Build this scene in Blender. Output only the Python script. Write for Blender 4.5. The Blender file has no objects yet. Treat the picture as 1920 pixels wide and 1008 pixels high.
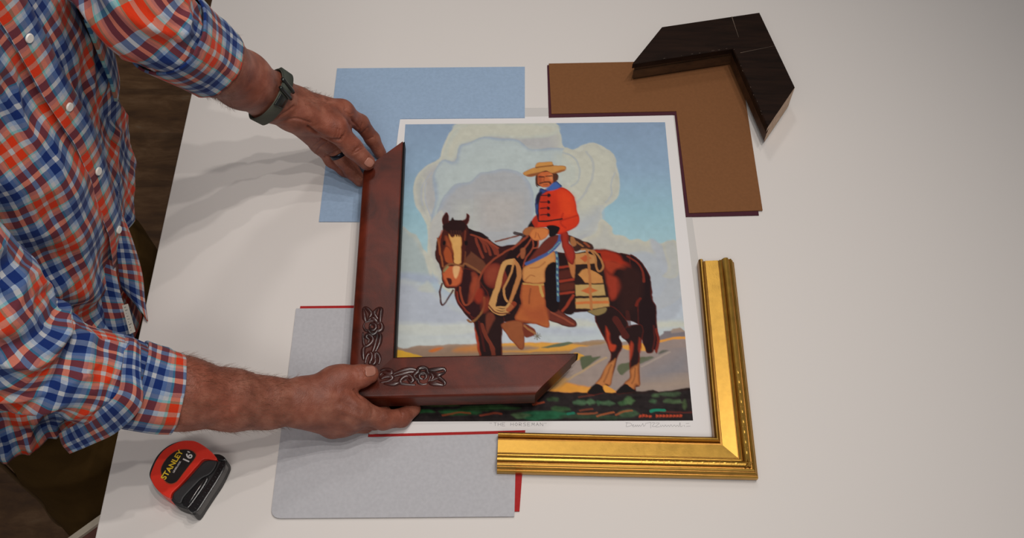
import bpy, bmesh, math, random
import numpy as np
from mathutils import Vector, Matrix, Quaternion

random.seed(7)
rng = np.random.default_rng(11)
scene = bpy.context.scene
COL = scene.collection

# ------------------------------------------------------------------ camera
FPX = 1840.0
TILT = math.radians(32.0)
CAM = np.array([0.0, -0.747, 1.196])
CT, ST = math.cos(TILT), math.sin(TILT)
cam_data = bpy.data.cameras.new('camera')
cam_data.sensor_width = 36.0
cam_data.lens = FPX * 36.0 / 1920.0
cam_data.clip_start = 0.02
cam = bpy.data.objects.new('camera', cam_data)
cam.location = CAM
cam.rotation_euler = (TILT, 0, 0)
COL.objects.link(cam)
scene.camera = cam

def ray(px, py):
    dx = (px - 960.0) / FPX; dy = -(py - 504.0) / FPX
    return np.array([dx, dy * CT + ST, dy * ST - CT])

def P(px, py, z=0.0):
    """point of the place at height z that the photograph shows at px, py"""
    d = ray(px, py)
    t = (z - CAM[2]) / d[2]
    return CAM + d * t

def P2(px, py, z=0.0):
    p = P(px, py, z); return (p[0], p[1])

# ------------------------------------------------------------------ colours
def s2l(c):
    c = c / 255.0
    return c / 12.92 if c <= 0.04045 else ((c + 0.055) / 1.055) ** 2.4

ILL = 0.72
def C(r, g, b, k=None):
    """surface colour of something seen as r, g, b under the room's light"""
    k = ILL if k is None else k
    return tuple(min(0.92, s2l(v) / k) for v in (r, g, b)) + (1.0,)

# ------------------------------------------------------------------ objects
def link(o, parent=None):
    COL.objects.link(o)
    if parent is not None: o.parent = parent
    return o

def tag(o, label=None, cat=None, group=None, kind=None):
    if label: o['label'] = label
    if cat: o['category'] = cat
    if group: o['group'] = group
    if kind: o['kind'] = kind
    return o

def mesh_obj(name, verts, faces, mats, parent=None, smooth=False, mat_idx=None, uvs=None):
    me = bpy.data.meshes.new(name)
    me.from_pydata([tuple(map(float, v)) for v in verts], [], [tuple(int(i) for i in f) for f in faces])
    if not isinstance(mats, (list, tuple)): mats = [mats]
    for m in mats: me.materials.append(m)
    if smooth: me.polygons.foreach_set('use_smooth', [True] * len(me.polygons))
    if mat_idx is not None: me.polygons.foreach_set('material_index', list(map(int, mat_idx)))
    if uvs is not None:
        uvl = me.uv_layers.new(name='uv')
        li = np.zeros(len(me.loops), dtype=np.int32); me.loops.foreach_get('vertex_index', li)
        uvl.data.foreach_set('uv', np.asarray(uvs, dtype=np.float32)[li].ravel())
    me.update()
    return link(bpy.data.objects.new(name, me), parent)

def bm_obj(name, bm, mats, parent=None, smooth=False):
    me = bpy.data.meshes.new(name)
    bm.to_mesh(me); bm.free()
    if not isinstance(mats, (list, tuple)): mats = [mats]
    for m in mats: me.materials.append(m)
    if smooth: me.polygons.foreach_set('use_smooth', [True] * len(me.polygons))
    return link(bpy.data.objects.new(name, me), parent)

def bevel(o, w=0.001, seg=2, angle=30):
    m = o.modifiers.new('bevel', 'BEVEL'); m.width = w; m.segments = seg
    m.limit_method = 'ANGLE'; m.angle_limit = math.radians(angle)
    return o

def prism(name, pts2, z0, z1, mat, parent=None, bev=0):
    n = len(pts2)
    a = sum(pts2[i][0] * pts2[(i + 1) % n][1] - pts2[(i + 1) % n][0] * pts2[i][1] for i in range(n))
    if a < 0: pts2 = pts2[::-1]
    v = [(x, y, z0) for x, y in pts2] + [(x, y, z1) for x, y in pts2]
    f = [tuple(range(n))[::-1], tuple(range(n, 2 * n))]
    f += [(i, (i + 1) % n, n + (i + 1) % n, n + i) for i in range(n)]
    o = mesh_obj(name, v, f, mat, parent)
    if bev: bevel(o, bev)
    return o

def box(name, lo, hi, mat, parent=None, bev=0):
    return prism(name, [(lo[0], lo[1]), (hi[0], lo[1]), (hi[0], hi[1]), (lo[0], hi[1])], lo[2], hi[2], mat, parent, bev)

def frames_along(pts):
    pts = np.asarray(pts, float)
    T = np.gradient(pts, axis=0)
    T /= np.linalg.norm(T, axis=1)[:, None] + 1e-12
    up = np.array([0, 0, 1.0]) if abs(T[0][2]) < 0.9 else np.array([0, 1.0, 0])
    N = []
    n = np.cross(T[0], up); n /= np.linalg.norm(n)
    for t in T:
        n = n - t * np.dot(n, t); n /= np.linalg.norm(n); N.append(n.copy())
    N = np.array(N); B = np.cross(T, N)
    return T, N, B

def tube_geo(pts, radii, seg=8, flat=1.0, close=True):
    pts = np.asarray(pts, float)
    radii = np.broadcast_to(np.asarray(radii, float), (len(pts),))
    T, N, B = frames_along(pts)
    v = []; f = []
    for p, r, n, b in zip(pts, radii, N, B):
        for k in range(seg):
            a = 2 * math.pi * k / seg
            v.append(p + n * math.cos(a) * r + b * math.sin(a) * r * flat)
    for i in range(len(pts) - 1):
        for k in range(seg):
            k2 = (k + 1) % seg
            f.append((i * seg + k, i * seg + k2, (i + 1) * seg + k2, (i + 1) * seg + k))
    if close:
        f.append(tuple(range(seg))[::-1]); m = (len(pts) - 1) * seg
        f.append(tuple(m + k for k in range(seg)))
    return v, f

class Geo:
    def __init__(s): s.v = []; s.f = []
    def add(s, v, f):
        b = len(s.v); s.v += list(v); s.f += [tuple(i + b for i in q) for q in f]; return s
    def obj(s, name, mat, parent=None, smooth=True): return mesh_obj(name, s.v, s.f, mat, parent, smooth)

def catmull(pts, n=6, closed=False):
    pts = [np.asarray(p, float) for p in pts]
    L = len(pts); out = []
    rngi = range(L) if closed else range(L - 1)
    for i in rngi:
        if closed: p0, p1, p2, p3 = pts[i - 1], pts[i], pts[(i + 1) % L], pts[(i + 2) % L]
        else: p0, p1, p2, p3 = pts[max(i - 1, 0)], pts[i], pts[i + 1], pts[min(i + 2, L - 1)]
        for k in range(n):
            t = k / n
            out.append(0.5 * ((2 * p1) + (-p0 + p2) * t + (2 * p0 - 5 * p1 + 4 * p2 - p3) * t * t + (-p0 + 3 * p1 - 3 * p2 + p3) * t ** 3))
    if not closed: out.append(pts[-1])
    return out

# ------------------------------------------------------------------ materials
def new_mat(name):
    m = bpy.data.materials.new(name); m.use_nodes = True
    nt = m.node_tree; b = nt.nodes['Principled BSDF']
    return m, nt, b

def nd(nt, typ, **kw):
    n = nt.nodes.new(typ)
    for k, v in kw.items():
        if k.startswith('i_'): n.inputs[k[2:].replace('_', ' ')].default_value = v
        elif k.startswith('n_'): n.inputs[int(k[2:])].default_value = v
        else: setattr(n, k, v)
    return n

def ramp(nt, stops, interp='LINEAR'):
    r = nt.nodes.new('ShaderNodeValToRGB'); cr = r.color_ramp; cr.interpolation = interp
    while len(cr.elements) < len(stops): cr.elements.new(0.5)
    for e, (p, c) in zip(cr.elements, stops):
        e.position = p; e.color = c if len(c) == 4 else tuple(c) + (1,)
    return r

def coords(nt, kind='Object', scale=(1, 1, 1), rot=(0, 0, 0)):
    tc = nt.nodes.new('ShaderNodeTexCoord'); mp = nt.nodes.new('ShaderNodeMapping')
    mp.inputs['Scale'].default_value = scale; mp.inputs['Rotation'].default_value = rot
    nt.links.new(tc.outputs[kind], mp.inputs['Vector'])
    return mp.outputs['Vector']

def simple(name, col, rough=0.6, spec=0.5, metal=0.0, noise=None, bump=None, coat=0.0, var=0.0, vscale=40):
    """colour with optional mottling (var) and bump = (scale, strength, distance)"""
    m, nt, b = new_mat(name)
    b.inputs['Base Color'].default_value = col
    b.inputs['Roughness'].default_value = rough
    b.inputs['Specular IOR Level'].default_value = spec
    b.inputs['Metallic'].default_value = metal
    b.inputs['Coat Weight'].default_value = coat
    b.inputs['Coat Roughness'].default_value = 0.25
    if var:
        n = nd(nt, 'ShaderNodeTexNoise', i_Scale=vscale, i_Detail=6.0)
        nt.links.new(coords(nt), n.inputs['Vector'])
        lo = tuple(c * (1 - var) for c in col[:3]) + (1,); hi = tuple(min(1, c * (1 + var)) for c in col[:3]) + (1,)
        r = ramp(nt, [(0.3, lo), (0.7, hi)])
        nt.links.new(n.outputs['Fac'], r.inputs['Fac']); nt.links.new(r.outputs['Color'], b.inputs['Base Color'])
    if bump:
        n = nd(nt, 'ShaderNodeTexNoise', i_Scale=bump[0], i_Detail=4.0)
        nt.links.new(coords(nt), n.inputs['Vector'])
        bp = nd(nt, 'ShaderNodeBump', i_Strength=bump[1], i_Distance=bump[2])
        nt.links.new(n.outputs['Fac'], bp.inputs['Height']); nt.links.new(bp.outputs['Normal'], b.inputs['Normal'])
    return m

def wood(name, dark, light, scale=(8, 60, 60), rough=0.35, coat=0.3, rot=(0, 0, 0), spec=0.5, bumps=0.15):
    m, nt, b = new_mat(name)
    v = coords(nt, 'Object', scale, rot)
    n = nd(nt, 'ShaderNodeTexNoise', i_Scale=1.0, i_Detail=8.0, i_Roughness=0.6, i_Distortion=0.6)
    nt.links.new(v, n.inputs['Vector'])
    r = ramp(nt, [(0.28, dark), (0.72, light)])
    nt.links.new(n.outputs['Fac'], r.inputs['Fac']); nt.links.new(r.outputs['Color'], b.inputs['Base Color'])
    b.inputs['Roughness'].default_value = rough; b.inputs['Coat Weight'].default_value = coat
    b.inputs['Coat Roughness'].default_value = 0.3
    b.inputs['Specular IOR Level'].default_value = spec
    n2 = nd(nt, 'ShaderNodeTexNoise', i_Scale=900.0, i_Detail=3.0)
    nt.links.new(coords(nt), n2.inputs['Vector'])
    bp = nd(nt, 'ShaderNodeBump', i_Strength=bumps, i_Distance=0.0004)
    nt.links.new(n2.outputs['Fac'], bp.inputs['Height']); nt.links.new(bp.outputs['Normal'], b.inputs['Normal'])
    return m

M = {}
M['table'] = simple('table_white', C(196, 190, 185), rough=0.62, spec=0.3, bump=(300, 0.03, 0.0005))
M['tleg'] = simple('table_leg_white', C(180, 175, 170), rough=0.5)
M['paper'] = simple('print_paper', C(203, 199, 197), rough=0.7, spec=0.2)
M['board'] = simple('pale_grey_board', C(181, 177, 173), rough=0.8, spec=0.2)
def matboard(name, col, s=1500):
    return simple(name, col, rough=0.9, spec=0.15, bump=(s, 0.25, 0.0004), var=0.05, vscale=220)
M['blue'] = matboard('blue_mat_board', C(135, 155, 178))
M['brown'] = matboard('brown_mat_board', C(112, 74, 46))
M['maroon'] = matboard('maroon_mat_board', C(66, 34, 42))
M['grey'] = matboard('grey_mat_board', C(162, 161, 164))
M['red'] = matboard('red_mat_board', C(150, 38, 38))
# ------------------------------------------------------------------ the room
FLOOR_Z = -0.86
m, nt, b = new_mat('dark_floor')
v = coords(nt, 'Object', (3.0, 9.0, 3.0))
n = nd(nt, 'ShaderNodeTexNoise', i_Scale=2.2, i_Detail=9.0, i_Roughness=0.65, i_Distortion=0.4)
nt.links.new(v, n.inputs['Vector'])
r = ramp(nt, [(0.30, C(44, 28, 16, .36)), (0.5, C(66, 45, 26, .36)), (0.62, C(80, 58, 38, .36)), (0.78, C(88, 78, 64, .36))])
nt.links.new(n.outputs['Fac'], r.inputs['Fac'])
w = nd(nt, 'ShaderNodeTexBrick', i_Scale=1.0, i_Mortar_Size=0.012, i_Color1=(1, 1, 1, 1), i_Color2=(0.72, 0.7, 0.66, 1), i_Mortar=(0.25, 0.22, 0.2, 1))
w.inputs['Brick Width'].default_value = 1.3; w.inputs['Row Height'].default_value = 0.16
nt.links.new(coords(nt, 'Object', (1, 1, 1)), w.inputs['Vector'])
mx = nd(nt, 'ShaderNodeMix', data_type='RGBA', blend_type='MULTIPLY'); mx.inputs[0].default_value = 0.4
nt.links.new(r.outputs['Color'], mx.inputs[6]); nt.links.new(w.outputs['Color'], mx.inputs[7])
nt.links.new(mx.outputs[2], b.inputs['Base Color'])
b.inputs['Roughness'].default_value = 0.55
M['floor'] = m
tag(box('floor', (-3.2, -3.2, FLOOR_Z - 0.1), (3.4, 3.2, FLOOR_Z), M['floor']), kind='structure')

# table: a thick white top on four legs
tb = bpy.data.objects.new('work_table', None); link(tb)
tb.location = (0.55, 0.1, FLOOR_Z)
tag(tb, 'large white work table under the print and the corner samples', 'table')
def child_local(o, parent):
    o.parent = parent; o.matrix_parent_inverse = Matrix.Translation(-Vector(parent.location)); return o
TT = [P2(397, 0), P2(178, 1008)]
dirx = (TT[0][0] - TT[1][0]) / (TT[0][1] - TT[1][1])
xl = lambda y: TT[1][0] + dirx * (y - TT[1][1])
o = prism('table_top', [(xl(-0.75), -0.75), (1.75, -0.75), (1.75, 1.15), (xl(1.15), 1.15)], -0.035, 0.0, M['table'], bev=0.0015)
child_local(o, tb)
for (x, y) in [(-0.40, 1.0), (1.62, 1.0), (1.62, -0.62), (-0.30, -0.62)]:
    child_local(box('leg', (x - 0.03, y - 0.03, FLOOR_Z), (x + 0.03, y + 0.03, -0.035), M['tleg'], bev=0.002), tb)

# low box beside the table, seen past the trousers
M['rust'] = simple('rust_board', C(92, 56, 48), rough=0.8, var=0.1)
M['cream_edge'] = simple('cream_edge', C(180, 168, 150), rough=0.7)
bz = -0.21
a = P2(126, 1008, bz); c = P2(186, 965, bz)
ux = np.array([c[0] - a[0], c[1] - a[1]]); ux /= np.linalg.norm(ux); uy = np.array([ux[1], -ux[0]])
A0 = np.array(a) - ux * 0.02
def q(s, t): return tuple(A0 + ux * s + uy * t)
cb = bpy.data.objects.new('storage_box', None); link(cb); cb.location = (*q(0.1, 0.1), FLOOR_Z)
tag(cb, 'rust-brown box with a cream rim standing below the table edge', 'box')
child_local(prism('box_body', [q(0.004, 0.010), q(0.22, 0.010), q(0.22, 0.2), q(0.004, 0.2)], FLOOR_Z, bz - 0.006, M['rust'], bev=0.002), cb)
child_local(prism('rim', [q(0, 0), q(0.224, 0), q(0.224, 0.010), q(0, 0.010)], bz - 0.10, bz, M['cream_edge'], bev=0.001), cb)

# ------------------------------------------------------------------ paper and mat boards
def sheet(name, pix, z0, z1, mat, label, cat, group=None):
    pts = [P2(x, y, z1) for x, y in pix]
    o = prism(name, pts, z0, z1, mat)
    return tag(o, label, cat, group)

sheet('backing_board', [(742, 204), (1268, 200), (1309, 484), (1352, 836), (722, 836)], 0.0, 0.0006, M['board'],
      'pale grey board lying under the print, showing at its right and top edges', 'board')
pr = bpy.data.objects.new('art_print', None); link(pr)
tag(pr, 'large paper print of a rider in a red jacket on a brown horse', 'print')
pts = [P2(x, y, 0.0009) for x, y in [(748, 222), (1262, 215), (1335.5, 818), (708, 818)]]
o = prism('paper_sheet', pts, 0.0006, 0.0009, M['paper']); o.parent = pr

def roundc(p_prev, p, p_next, r, n=6):
    p_prev, p, p_next = map(lambda q: np.array(q, float), (p_prev, p, p_next))
    a = p + (p_prev - p) / np.linalg.norm(p_prev - p) * r; b2 = p + (p_next - p) / np.linalg.norm(p_next - p) * r
    return [tuple((1 - t) ** 2 * a + 2 * t * (1 - t) * p + t * t * b2) for t in np.linspace(0, 1, n)]

sheet('mat_corner_sample', [(632, 128), (984, 125), (984, 220.5), (750, 222.5), (722, 415), (598, 415)], 0.0006, 0.0021, M['blue'],
      'pale blue mat corner lying under the upper end of the red-brown frame corner', 'mat board')
sheet('mat_corner_sample', [(1026, 122), (1380, 112), (1423, 403), (1286, 406), (1265, 215), (1029, 220)], 0.0006, 0.0020, M['maroon'],
      'dark maroon mat corner showing as a thin rim under the brown one', 'mat board')
sheet('mat_corner_sample', [(1029, 119), (1386, 112), (1430, 394), (1292, 399), (1268, 208), (1034, 213)], 0.0020, 0.0034, M['brown'],
      'brown mat corner lying above the print, partly under the near-black frame corner', 'mat board')
sheet('mat_corner_sample', [(563, 573.5), (700, 572), (688, 814), (985, 806), (974, 958), (520, 958)], 0.0009, 0.0021, M['red'],
      'red mat corner showing as thin strips around the grey one', 'mat board')
c4 = roundc((553, 578), (507, 971), (700, 970), 20)
sheet('mat_corner_sample', [(555, 578)] + c4 + [(964.5, 967.5), (968, 812), (690, 819), (700, 577)], 0.0021, 0.0035, M['grey'],
      'grey mat corner with a rounded corner, lying under the right hand', 'mat board')

# ------------------------------------------------------------------ frame corner samples
def lframe(name, C0, d1, d2, L1, L2, prof, end, z0, mat, parent=None, dens=1, endmat=None):
    """profile (s outward from the inner edge, z) swept along two arms that meet in a mitre"""
    C0 = np.array(C0); d1 = np.array(d1) / np.linalg.norm(d1)
    # make the second arm exactly square to the first
    d2 = np.array(d2) / np.linalg.norm(d2)
    perp = np.array([-d1[1], d1[0]])
    if np.dot(perp, d2) < 0: perp = -perp
    d2 = perp
    v = []; n = len(prof)
    for (s, z) in prof:
        v.append((*(C0 + d1 * (L1 - end * s) - d2 * s), z0 + z))
    for (s, z) in prof: v.append((*(C0 - d1 * s - d2 * s), z0 + z))
    for (s, z) in prof:
        v.append((*(C0 + d2 * (L2 - end * s) - d1 * s), z0 + z))
    f = []; mi = []
    for k in range(2):
        for i in range(n):
            j = (i + 1) % n
            f.append((k * n + i, k * n + j, (k + 1) * n + j, (k + 1) * n + i)); mi.append(0)
    f.append(tuple(range(n))); mi.append(1 if endmat else 0)
    f.append(tuple(range(2 * n, 3 * n))[::-1]); mi.append(1 if endmat else 0)
    o = mesh_obj(name, v, f, [mat] + ([endmat] if endmat else []), parent, False, mi)
    bm = bmesh.new(); bm.from_mesh(o.data); bmesh.ops.recalc_face_normals(bm, faces=bm.faces); bm.to_mesh(o.data); bm.free()
    return o, d1, d2

def round_prof(pts, r, n=5):
    out = []
    for i, p in enumerate(pts):
        rr = r[i] if isinstance(r, (list, tuple)) else r
        if rr <= 0: out.append(p); continue
        out += roundc(pts[i - 1], p, pts[(i + 1) % len(pts)], rr, n)
    return out

# --- red-brown carved frame corner, held just above the print
CH_Z = 0.022; CH_T = 0.031
M['cherry'] = wood('redbrown_stained_wood', C(42, 14, 7), C(94, 34, 18), (18, 18, 60), rough=0.38, spec=0.22, coat=0.14, bumps=0.35)
M['cherry_side'] = M['cherry']
zt = CH_Z + CH_T
ci = P2(737, 668, zt); e1 = P2(755, 262, zt); e2 = P2(1081, 655, zt)
ci, e1, e2 = map(np.array, (ci, e1, e2))
prof = round_prof([(0, 0.006), (0, 0.028), (0.0475, 0.0315), (0.0565, 0.0285), (0.0565, 0.0), (0.006, 0.0), (0.006, 0.006)],
                  [0, 0.0015, 0.004, 0.0035, 0.001, 0, 0])
fr = bpy.data.objects.new('frame_corner_sample', None); link(fr)
tag(fr, 'red-brown wooden frame corner with carved vines, held over the print', 'frame corner')
o, cd1, cd2 = lframe('moulding', ci, e1 - ci, e2 - ci, np.linalg.norm(e1 - ci), np.linalg.norm(e2 - ci), prof, 1.0, CH_Z, M['cherry'], fr)
bevel(o, 0.0006, 1, 50)
M['carve'] = wood('dark_carved_wood', C(26, 10, 8), C(62, 24, 18), (40, 40, 60), rough=0.28, coat=0.6)
# thin black strip standing in for the shadow gap at the inner rabbet
M['rabbet_shade'] = simple('black_rabbet_shade', C(22, 17, 16), rough=0.5, spec=0.2)
lframe('rabbet_shade_strip', ci, e1 - ci, e2 - ci, np.linalg.norm(e1 - ci), np.linalg.norm(e2 - ci), [(-0.0024, 0.006), (-0.0024, 0.0235), (-0.0002, 0.0250), (-0.0002, 0.006)], 1.0, CH_Z, M['rabbet_shade'], fr)

# carved relief traced along the upright arm, mirrored onto the lower one
def cvp(x, y): return np.array([660 + x / 4.58, 560 + y / 4.58])
vine = [
    [(95, 85), (105, 130), (110, 175), (125, 200)],
    [(95, 85), (120, 80), (150, 105), (165, 130), (150, 160), (135, 190)],
    [(220, 75), (250, 85), (245, 130), (240, 180), (245, 210)],
    [(220, 75), (205, 100), (190, 125), (205, 150), (225, 175)],
    [(135, 190), (165, 165), (200, 180), (220, 205)],
    [(110, 205), (100, 240), (115, 270), (140, 275), (160, 300), (195, 300), (215, 275), (245, 270), (258, 240), (245, 210), (215, 205), (190, 185), (150, 190), (110, 205)],
    [(150, 235), (165, 215), (195, 220), (205, 245), (190, 265), (160, 262), (150, 235)],
    [(235, 280), (245, 320), (235, 370), (215, 420), (190, 470)],
    [(215, 285), (215, 330), (200, 380), (185, 430), (165, 470)],
    [(95, 290), (95, 340), (105, 400), (130, 405), (160, 385), (180, 350), (165, 325), (135, 310), (120, 330), (145, 350), (135, 380)],
    [(130, 400), (100, 430), (95, 480), (100, 530)],
    [(110, 560), (125, 500), (150, 465), (170, 480), (165, 520), (150, 550), (175, 565)],
    [(175, 565), (205, 540), (195, 500), (200, 468), (225, 480), (238, 520), (225, 560)],
    [(150, 520), (175, 510), (200, 525), (190, 555), (165, 560), (150, 520)],
]
cc = P2(737, 668, zt)[0:2]; cc = np.array(cc)
def flatz(p2):
    s = min(-np.dot(p2 - cc, cd2), -np.dot(p2 - cc, cd1)) if False else None
    return None
def relief(strokes, swap):
    ct = Geo()
    for st in strokes:
        pp = []
        for x, y in st:
            px, py = cvp(x, y)
            w = np.array(P2(px, py, zt - 0.001))
            a1 = np.dot(w - cc, cd1); a2 = np.dot(w - cc, cd2)
            if swap: a1, a2 = a2, a1 - 0.006
            s = -a2 if not swap else -a1
            w = cc + cd1 * a1 + cd2 * a2
            z = CH_Z + 0.0282 + 0.0033 * min(max(s, 0), 0.046) / 0.046
            pp.append((w[0], w[1], z - 0.0012))
        pp = catmull(pp, 4)
        n = len(pp)
        rr = [0.0031 * (0.45 + 0.75 * math.sin(math.pi * (i + 0.5) / n)) for i in range(n)]
        ct.add(*tube_geo(pp, rr, 8, 1.0))
    ct.obj('carved_vine', M['carve'], fr)
relief(vine, False)
relief([s for i, s in enumerate(vine) if i != 13], True)

# --- gilded frame corner
def gold(name, tint):
    m, nt, b = new_mat(name)
    v = coords(nt, 'Object', (60, 60, 60))
    n = nd(nt, 'ShaderNodeTexNoise', i_Scale=1.0, i_Detail=8.0, i_Roughness=0.7)
    nt.links.new(v, n.inputs['Vector'])
    c = tint
    r = ramp(nt, [(0.25, tuple(x * 0.72 for x in c[:3])), (0.7, c[:3])])
    nt.links.new(n.outputs['Fac'], r.inputs['Fac']); nt.links.new(r.outputs['Color'], b.inputs['Base Color'])
    b.inputs['Metallic'].default_value = 0.85
    rr = ramp(nt, [(0.3, (0.30,) * 3), (0.7, (0.37,) * 3)])
    nt.links.new(n.outputs['Fac'], rr.inputs['Fac']); nt.links.new(rr.outputs['Color'], b.inputs['Roughness'])
    n2 = nd(nt, 'ShaderNodeTexNoise', i_Scale=500.0, i_Detail=3.0)
    nt.links.new(coords(nt), n2.inputs['Vector'])
    bp = nd(nt, 'ShaderNodeBump', i_Strength=0.15, i_Distance=0.0004)
    nt.links.new(n2.outputs['Fac'], bp.inputs['Height']); nt.links.new(bp.outputs['Normal'], b.inputs['Normal'])
    return m
M['gold'] = gold('gold_leaf', (0.60, 0.335, 0.062))
M['gold_dark'] = gold('dark_gold_leaf', (0.34, 0.16, 0.03))  # darker gold for the grooves, inner face and beads
GZ = 0.0035
gci = np.array(P2(1340, 818, GZ + 0.014)); ge1 = np.array(P2(1310, 486, GZ + 0.014)); ge2 = np.array(P2(934, 813, GZ + 0.014))
gp = round_prof([(0, 0), (0, 0.013), (0.0035, 0.0165), (0.0062, 0.013), (0.0075, 0.0095), (0.0095, 0.0095)], [0, .001, .002, 0, 0, 0]) + \
     [(0.0098, 0.0105), (0.0275, 0.0125), (0.0278, 0.0118), (0.0288, 0.0118), (0.029, 0.0135), (0.0305, 0.0142), (0.032, 0.0138), (0.0322, 0.0155), (0.0335, 0.0175)] + \
     [(0.0350, 0.0196), (0.0375, 0.0206), (0.0400, 0.0200), (0.0412, 0.0185), (0.0418, 0.0165), (0.0432, 0.0165), (0.0440, 0.0178), (0.0456, 0.0172), (0.0462, 0.0145), (0.0472, 0.0143), (0.0486, 0.0125), (0.0490, 0.0095), (0.0502, 0.0093), (0.0516, 0.0070), (0.0516, 0.0)]
gf = bpy.data.objects.new('frame_corner_sample', None); link(gf)
tag(gf, 'gilded frame corner lying around the lower right corner of the print', 'frame corner')
o, gd1, gd2 = lframe('moulding', gci, ge1 - gci, ge2 - gci, np.linalg.norm(ge1 - gci), np.linalg.norm(ge2 - gci), gp, 0.0, GZ, M['gold'], gf)
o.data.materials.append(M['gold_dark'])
n = len(gp)
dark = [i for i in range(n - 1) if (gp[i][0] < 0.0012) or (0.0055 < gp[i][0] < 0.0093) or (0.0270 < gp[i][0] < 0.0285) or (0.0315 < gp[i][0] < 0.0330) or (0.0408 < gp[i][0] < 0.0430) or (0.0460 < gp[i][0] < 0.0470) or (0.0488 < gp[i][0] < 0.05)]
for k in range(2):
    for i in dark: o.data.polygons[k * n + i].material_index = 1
def leaf(cx, dirv, nrm, L, W, H):
    v = []; f = []
    N = 10
    v.append((*cx, GZ + 0.0200 + H))
    for k in range(N):
        a = 2 * math.pi * k / N
        p = cx + dirv * math.cos(a) * L * (1 if abs(math.cos(a)) > .99 else .8) + nrm * math.sin(a) * W
        v.append((p[0], p[1], GZ + 0.0188))
    for k in range(N): f.append((0, 1 + k, 1 + (k + 1) % N))
    return v, f
for (dd, oth, cnt) in ((gd1, gd2, 9), (gd2, gd1, 9)):
    for k in range(cnt):
        base = gci - oth * 0.0375 + dd * (-0.023 + 0.0140 * k)
        Geo().add(*leaf(base, dd, oth, 0.0058, 0.0026, 0.0016)).obj('carved_leaf', M['gold'], gf)
        for sgn in (-1, 1):
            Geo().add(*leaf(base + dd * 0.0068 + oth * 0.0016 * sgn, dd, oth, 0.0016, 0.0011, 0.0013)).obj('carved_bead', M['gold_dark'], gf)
# star in the corner
sc0 = gci - gd1 * 0.0375 - gd2 * 0.0375
v = [(*sc0, GZ + 0.0240)]; f = []
for k in range(10):
    a = 2 * math.pi * k / 10 + 0.3; rr = 0.0070 if k % 2 == 0 else 0.0028
    p = sc0 + np.array([math.cos(a), math.sin(a)]) * rr
    v.append((p[0], p[1], GZ + 0.0200))
for k in range(10): f.append((0, 1 + k, 1 + (k + 1) % 10))
star = mesh_obj('star_ornament', v, f, M['gold'], gf)

# --- near-black frame corner
M['ebony'] = wood('nearblack_stained_wood', C(16, 9, 6), C(36, 22, 15), (10, 90, 60), rough=0.5, spec=0.12, coat=0.0, bumps=0.4)
M['ebony_in'] = wood('brown_inner_wood', C(40, 24, 12), C(78, 52, 30), (20, 90, 60), rough=0.6, coat=0.0)
M['rawwood'] = wood('raw_cut_wood', C(150, 120, 96), C(196, 170, 146), (30, 120, 90), rough=0.8, coat=0.0)
DZ = 0.0034; dzt = DZ + 0.046
do = np.array(P2(1424, 23, dzt)); da = np.array(P2(1242, 50, dzt)); db = np.array(P2(1485, 164, dzt))
dd1 = (da - do); L1o = np.linalg.norm(dd1); dd1 /= L1o
dd2 = (db - do); L2o = np.linalg.norm(dd2); dd2 /= L2o
DW = 0.069
dp_ = [(0, 0.035), (0, 0.0445), (0.0015, 0.046), (DW - 0.001, 0.046), (DW, 0.045), (DW, 0.0), (0.008, 0.0), (0.008, 0.006), (0.005, 0.006), (0.005, 0.024), (0.007, 0.024), (0.007, 0.035)]
df = bpy.data.objects.new('frame_corner_sample', None); link(df)
tag(df, 'near-black wide frame corner with a raw wood cut end, resting on the brown mat', 'frame corner')
perp = np.array([-dd1[1], dd1[0]]); perp = perp if np.dot(perp, dd2) > 0 else -perp
dci = do + dd1 * DW + perp * DW
o, _, _ = lframe('moulding', dci, dd1, dd2, L1o, L2o, dp_, 1.0, DZ, M['ebony'], df, endmat=M['rawwood'])
o.data.materials.append(M['ebony_in'])
n = len(dp_)
for k in range(2):
    for i in (6, 7, 8, 9, 10, 11):
        o.data.polygons[k * n + i].material_index = 2
o.data.polygons[2 * n].material_index = 0
# splines scratched over the joint
M['scratch'] = simple('worn_joint_line', C(88, 74, 62), rough=0.7)
sl = Geo()
def strip(a, b2, w):
    a = np.array(a); b2 = np.array(b2); d = (b2 - a) / np.linalg.norm(b2 - a); nn = np.array([-d[1], d[0]]) * w
    z = dzt + 0.00015
    pts = [a + nn, b2 + nn * .3, b2 - nn * .3, a - nn]
    return [(p[0], p[1], z) for p in pts], [(0, 1, 2, 3)]
sl.add(*strip(P2(1372, 31, dzt), P2(1385, 70, dzt), 0.0006))
sl.add(*strip(P2(1388, 99, dzt), P2(1452, 86, dzt), 0.0004))
rs = random.Random(3)
for k in range(16):
    t = rs.random(); s = rs.random() * 0.004
    p = dci + dd1 * (t * 0.14) - perp * s * 0.4 if k % 2 else dci + perp * (t * 0.16) - dd1 * s * 0.4
    dv = dd1 if k % 2 else perp
    sl.add(*strip(p, p + dv * (0.001 + rs.random() * 0.0025), 0.00035))
sl.obj('worn_marks', M['scratch'], df, smooth=False)['kind'] = 'stuff'
# walls and ceiling of the workroom, all outside the picture
M['wall'] = simple('wall_paint', (0.42, 0.40, 0.37, 1), rough=0.9)
M['ceil'] = simple('ceiling_paint', (0.60, 0.58, 0.55, 1), rough=0.9)
tag(box('wall_left', (-3.3, -3.2, FLOOR_Z), (-3.2, 3.2, 2.3), M['wall']), kind='structure')
tag(box('wall_back', (-3.2, 3.2, FLOOR_Z), (3.4, 3.3, 2.3), M['wall']), kind='structure')
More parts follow.
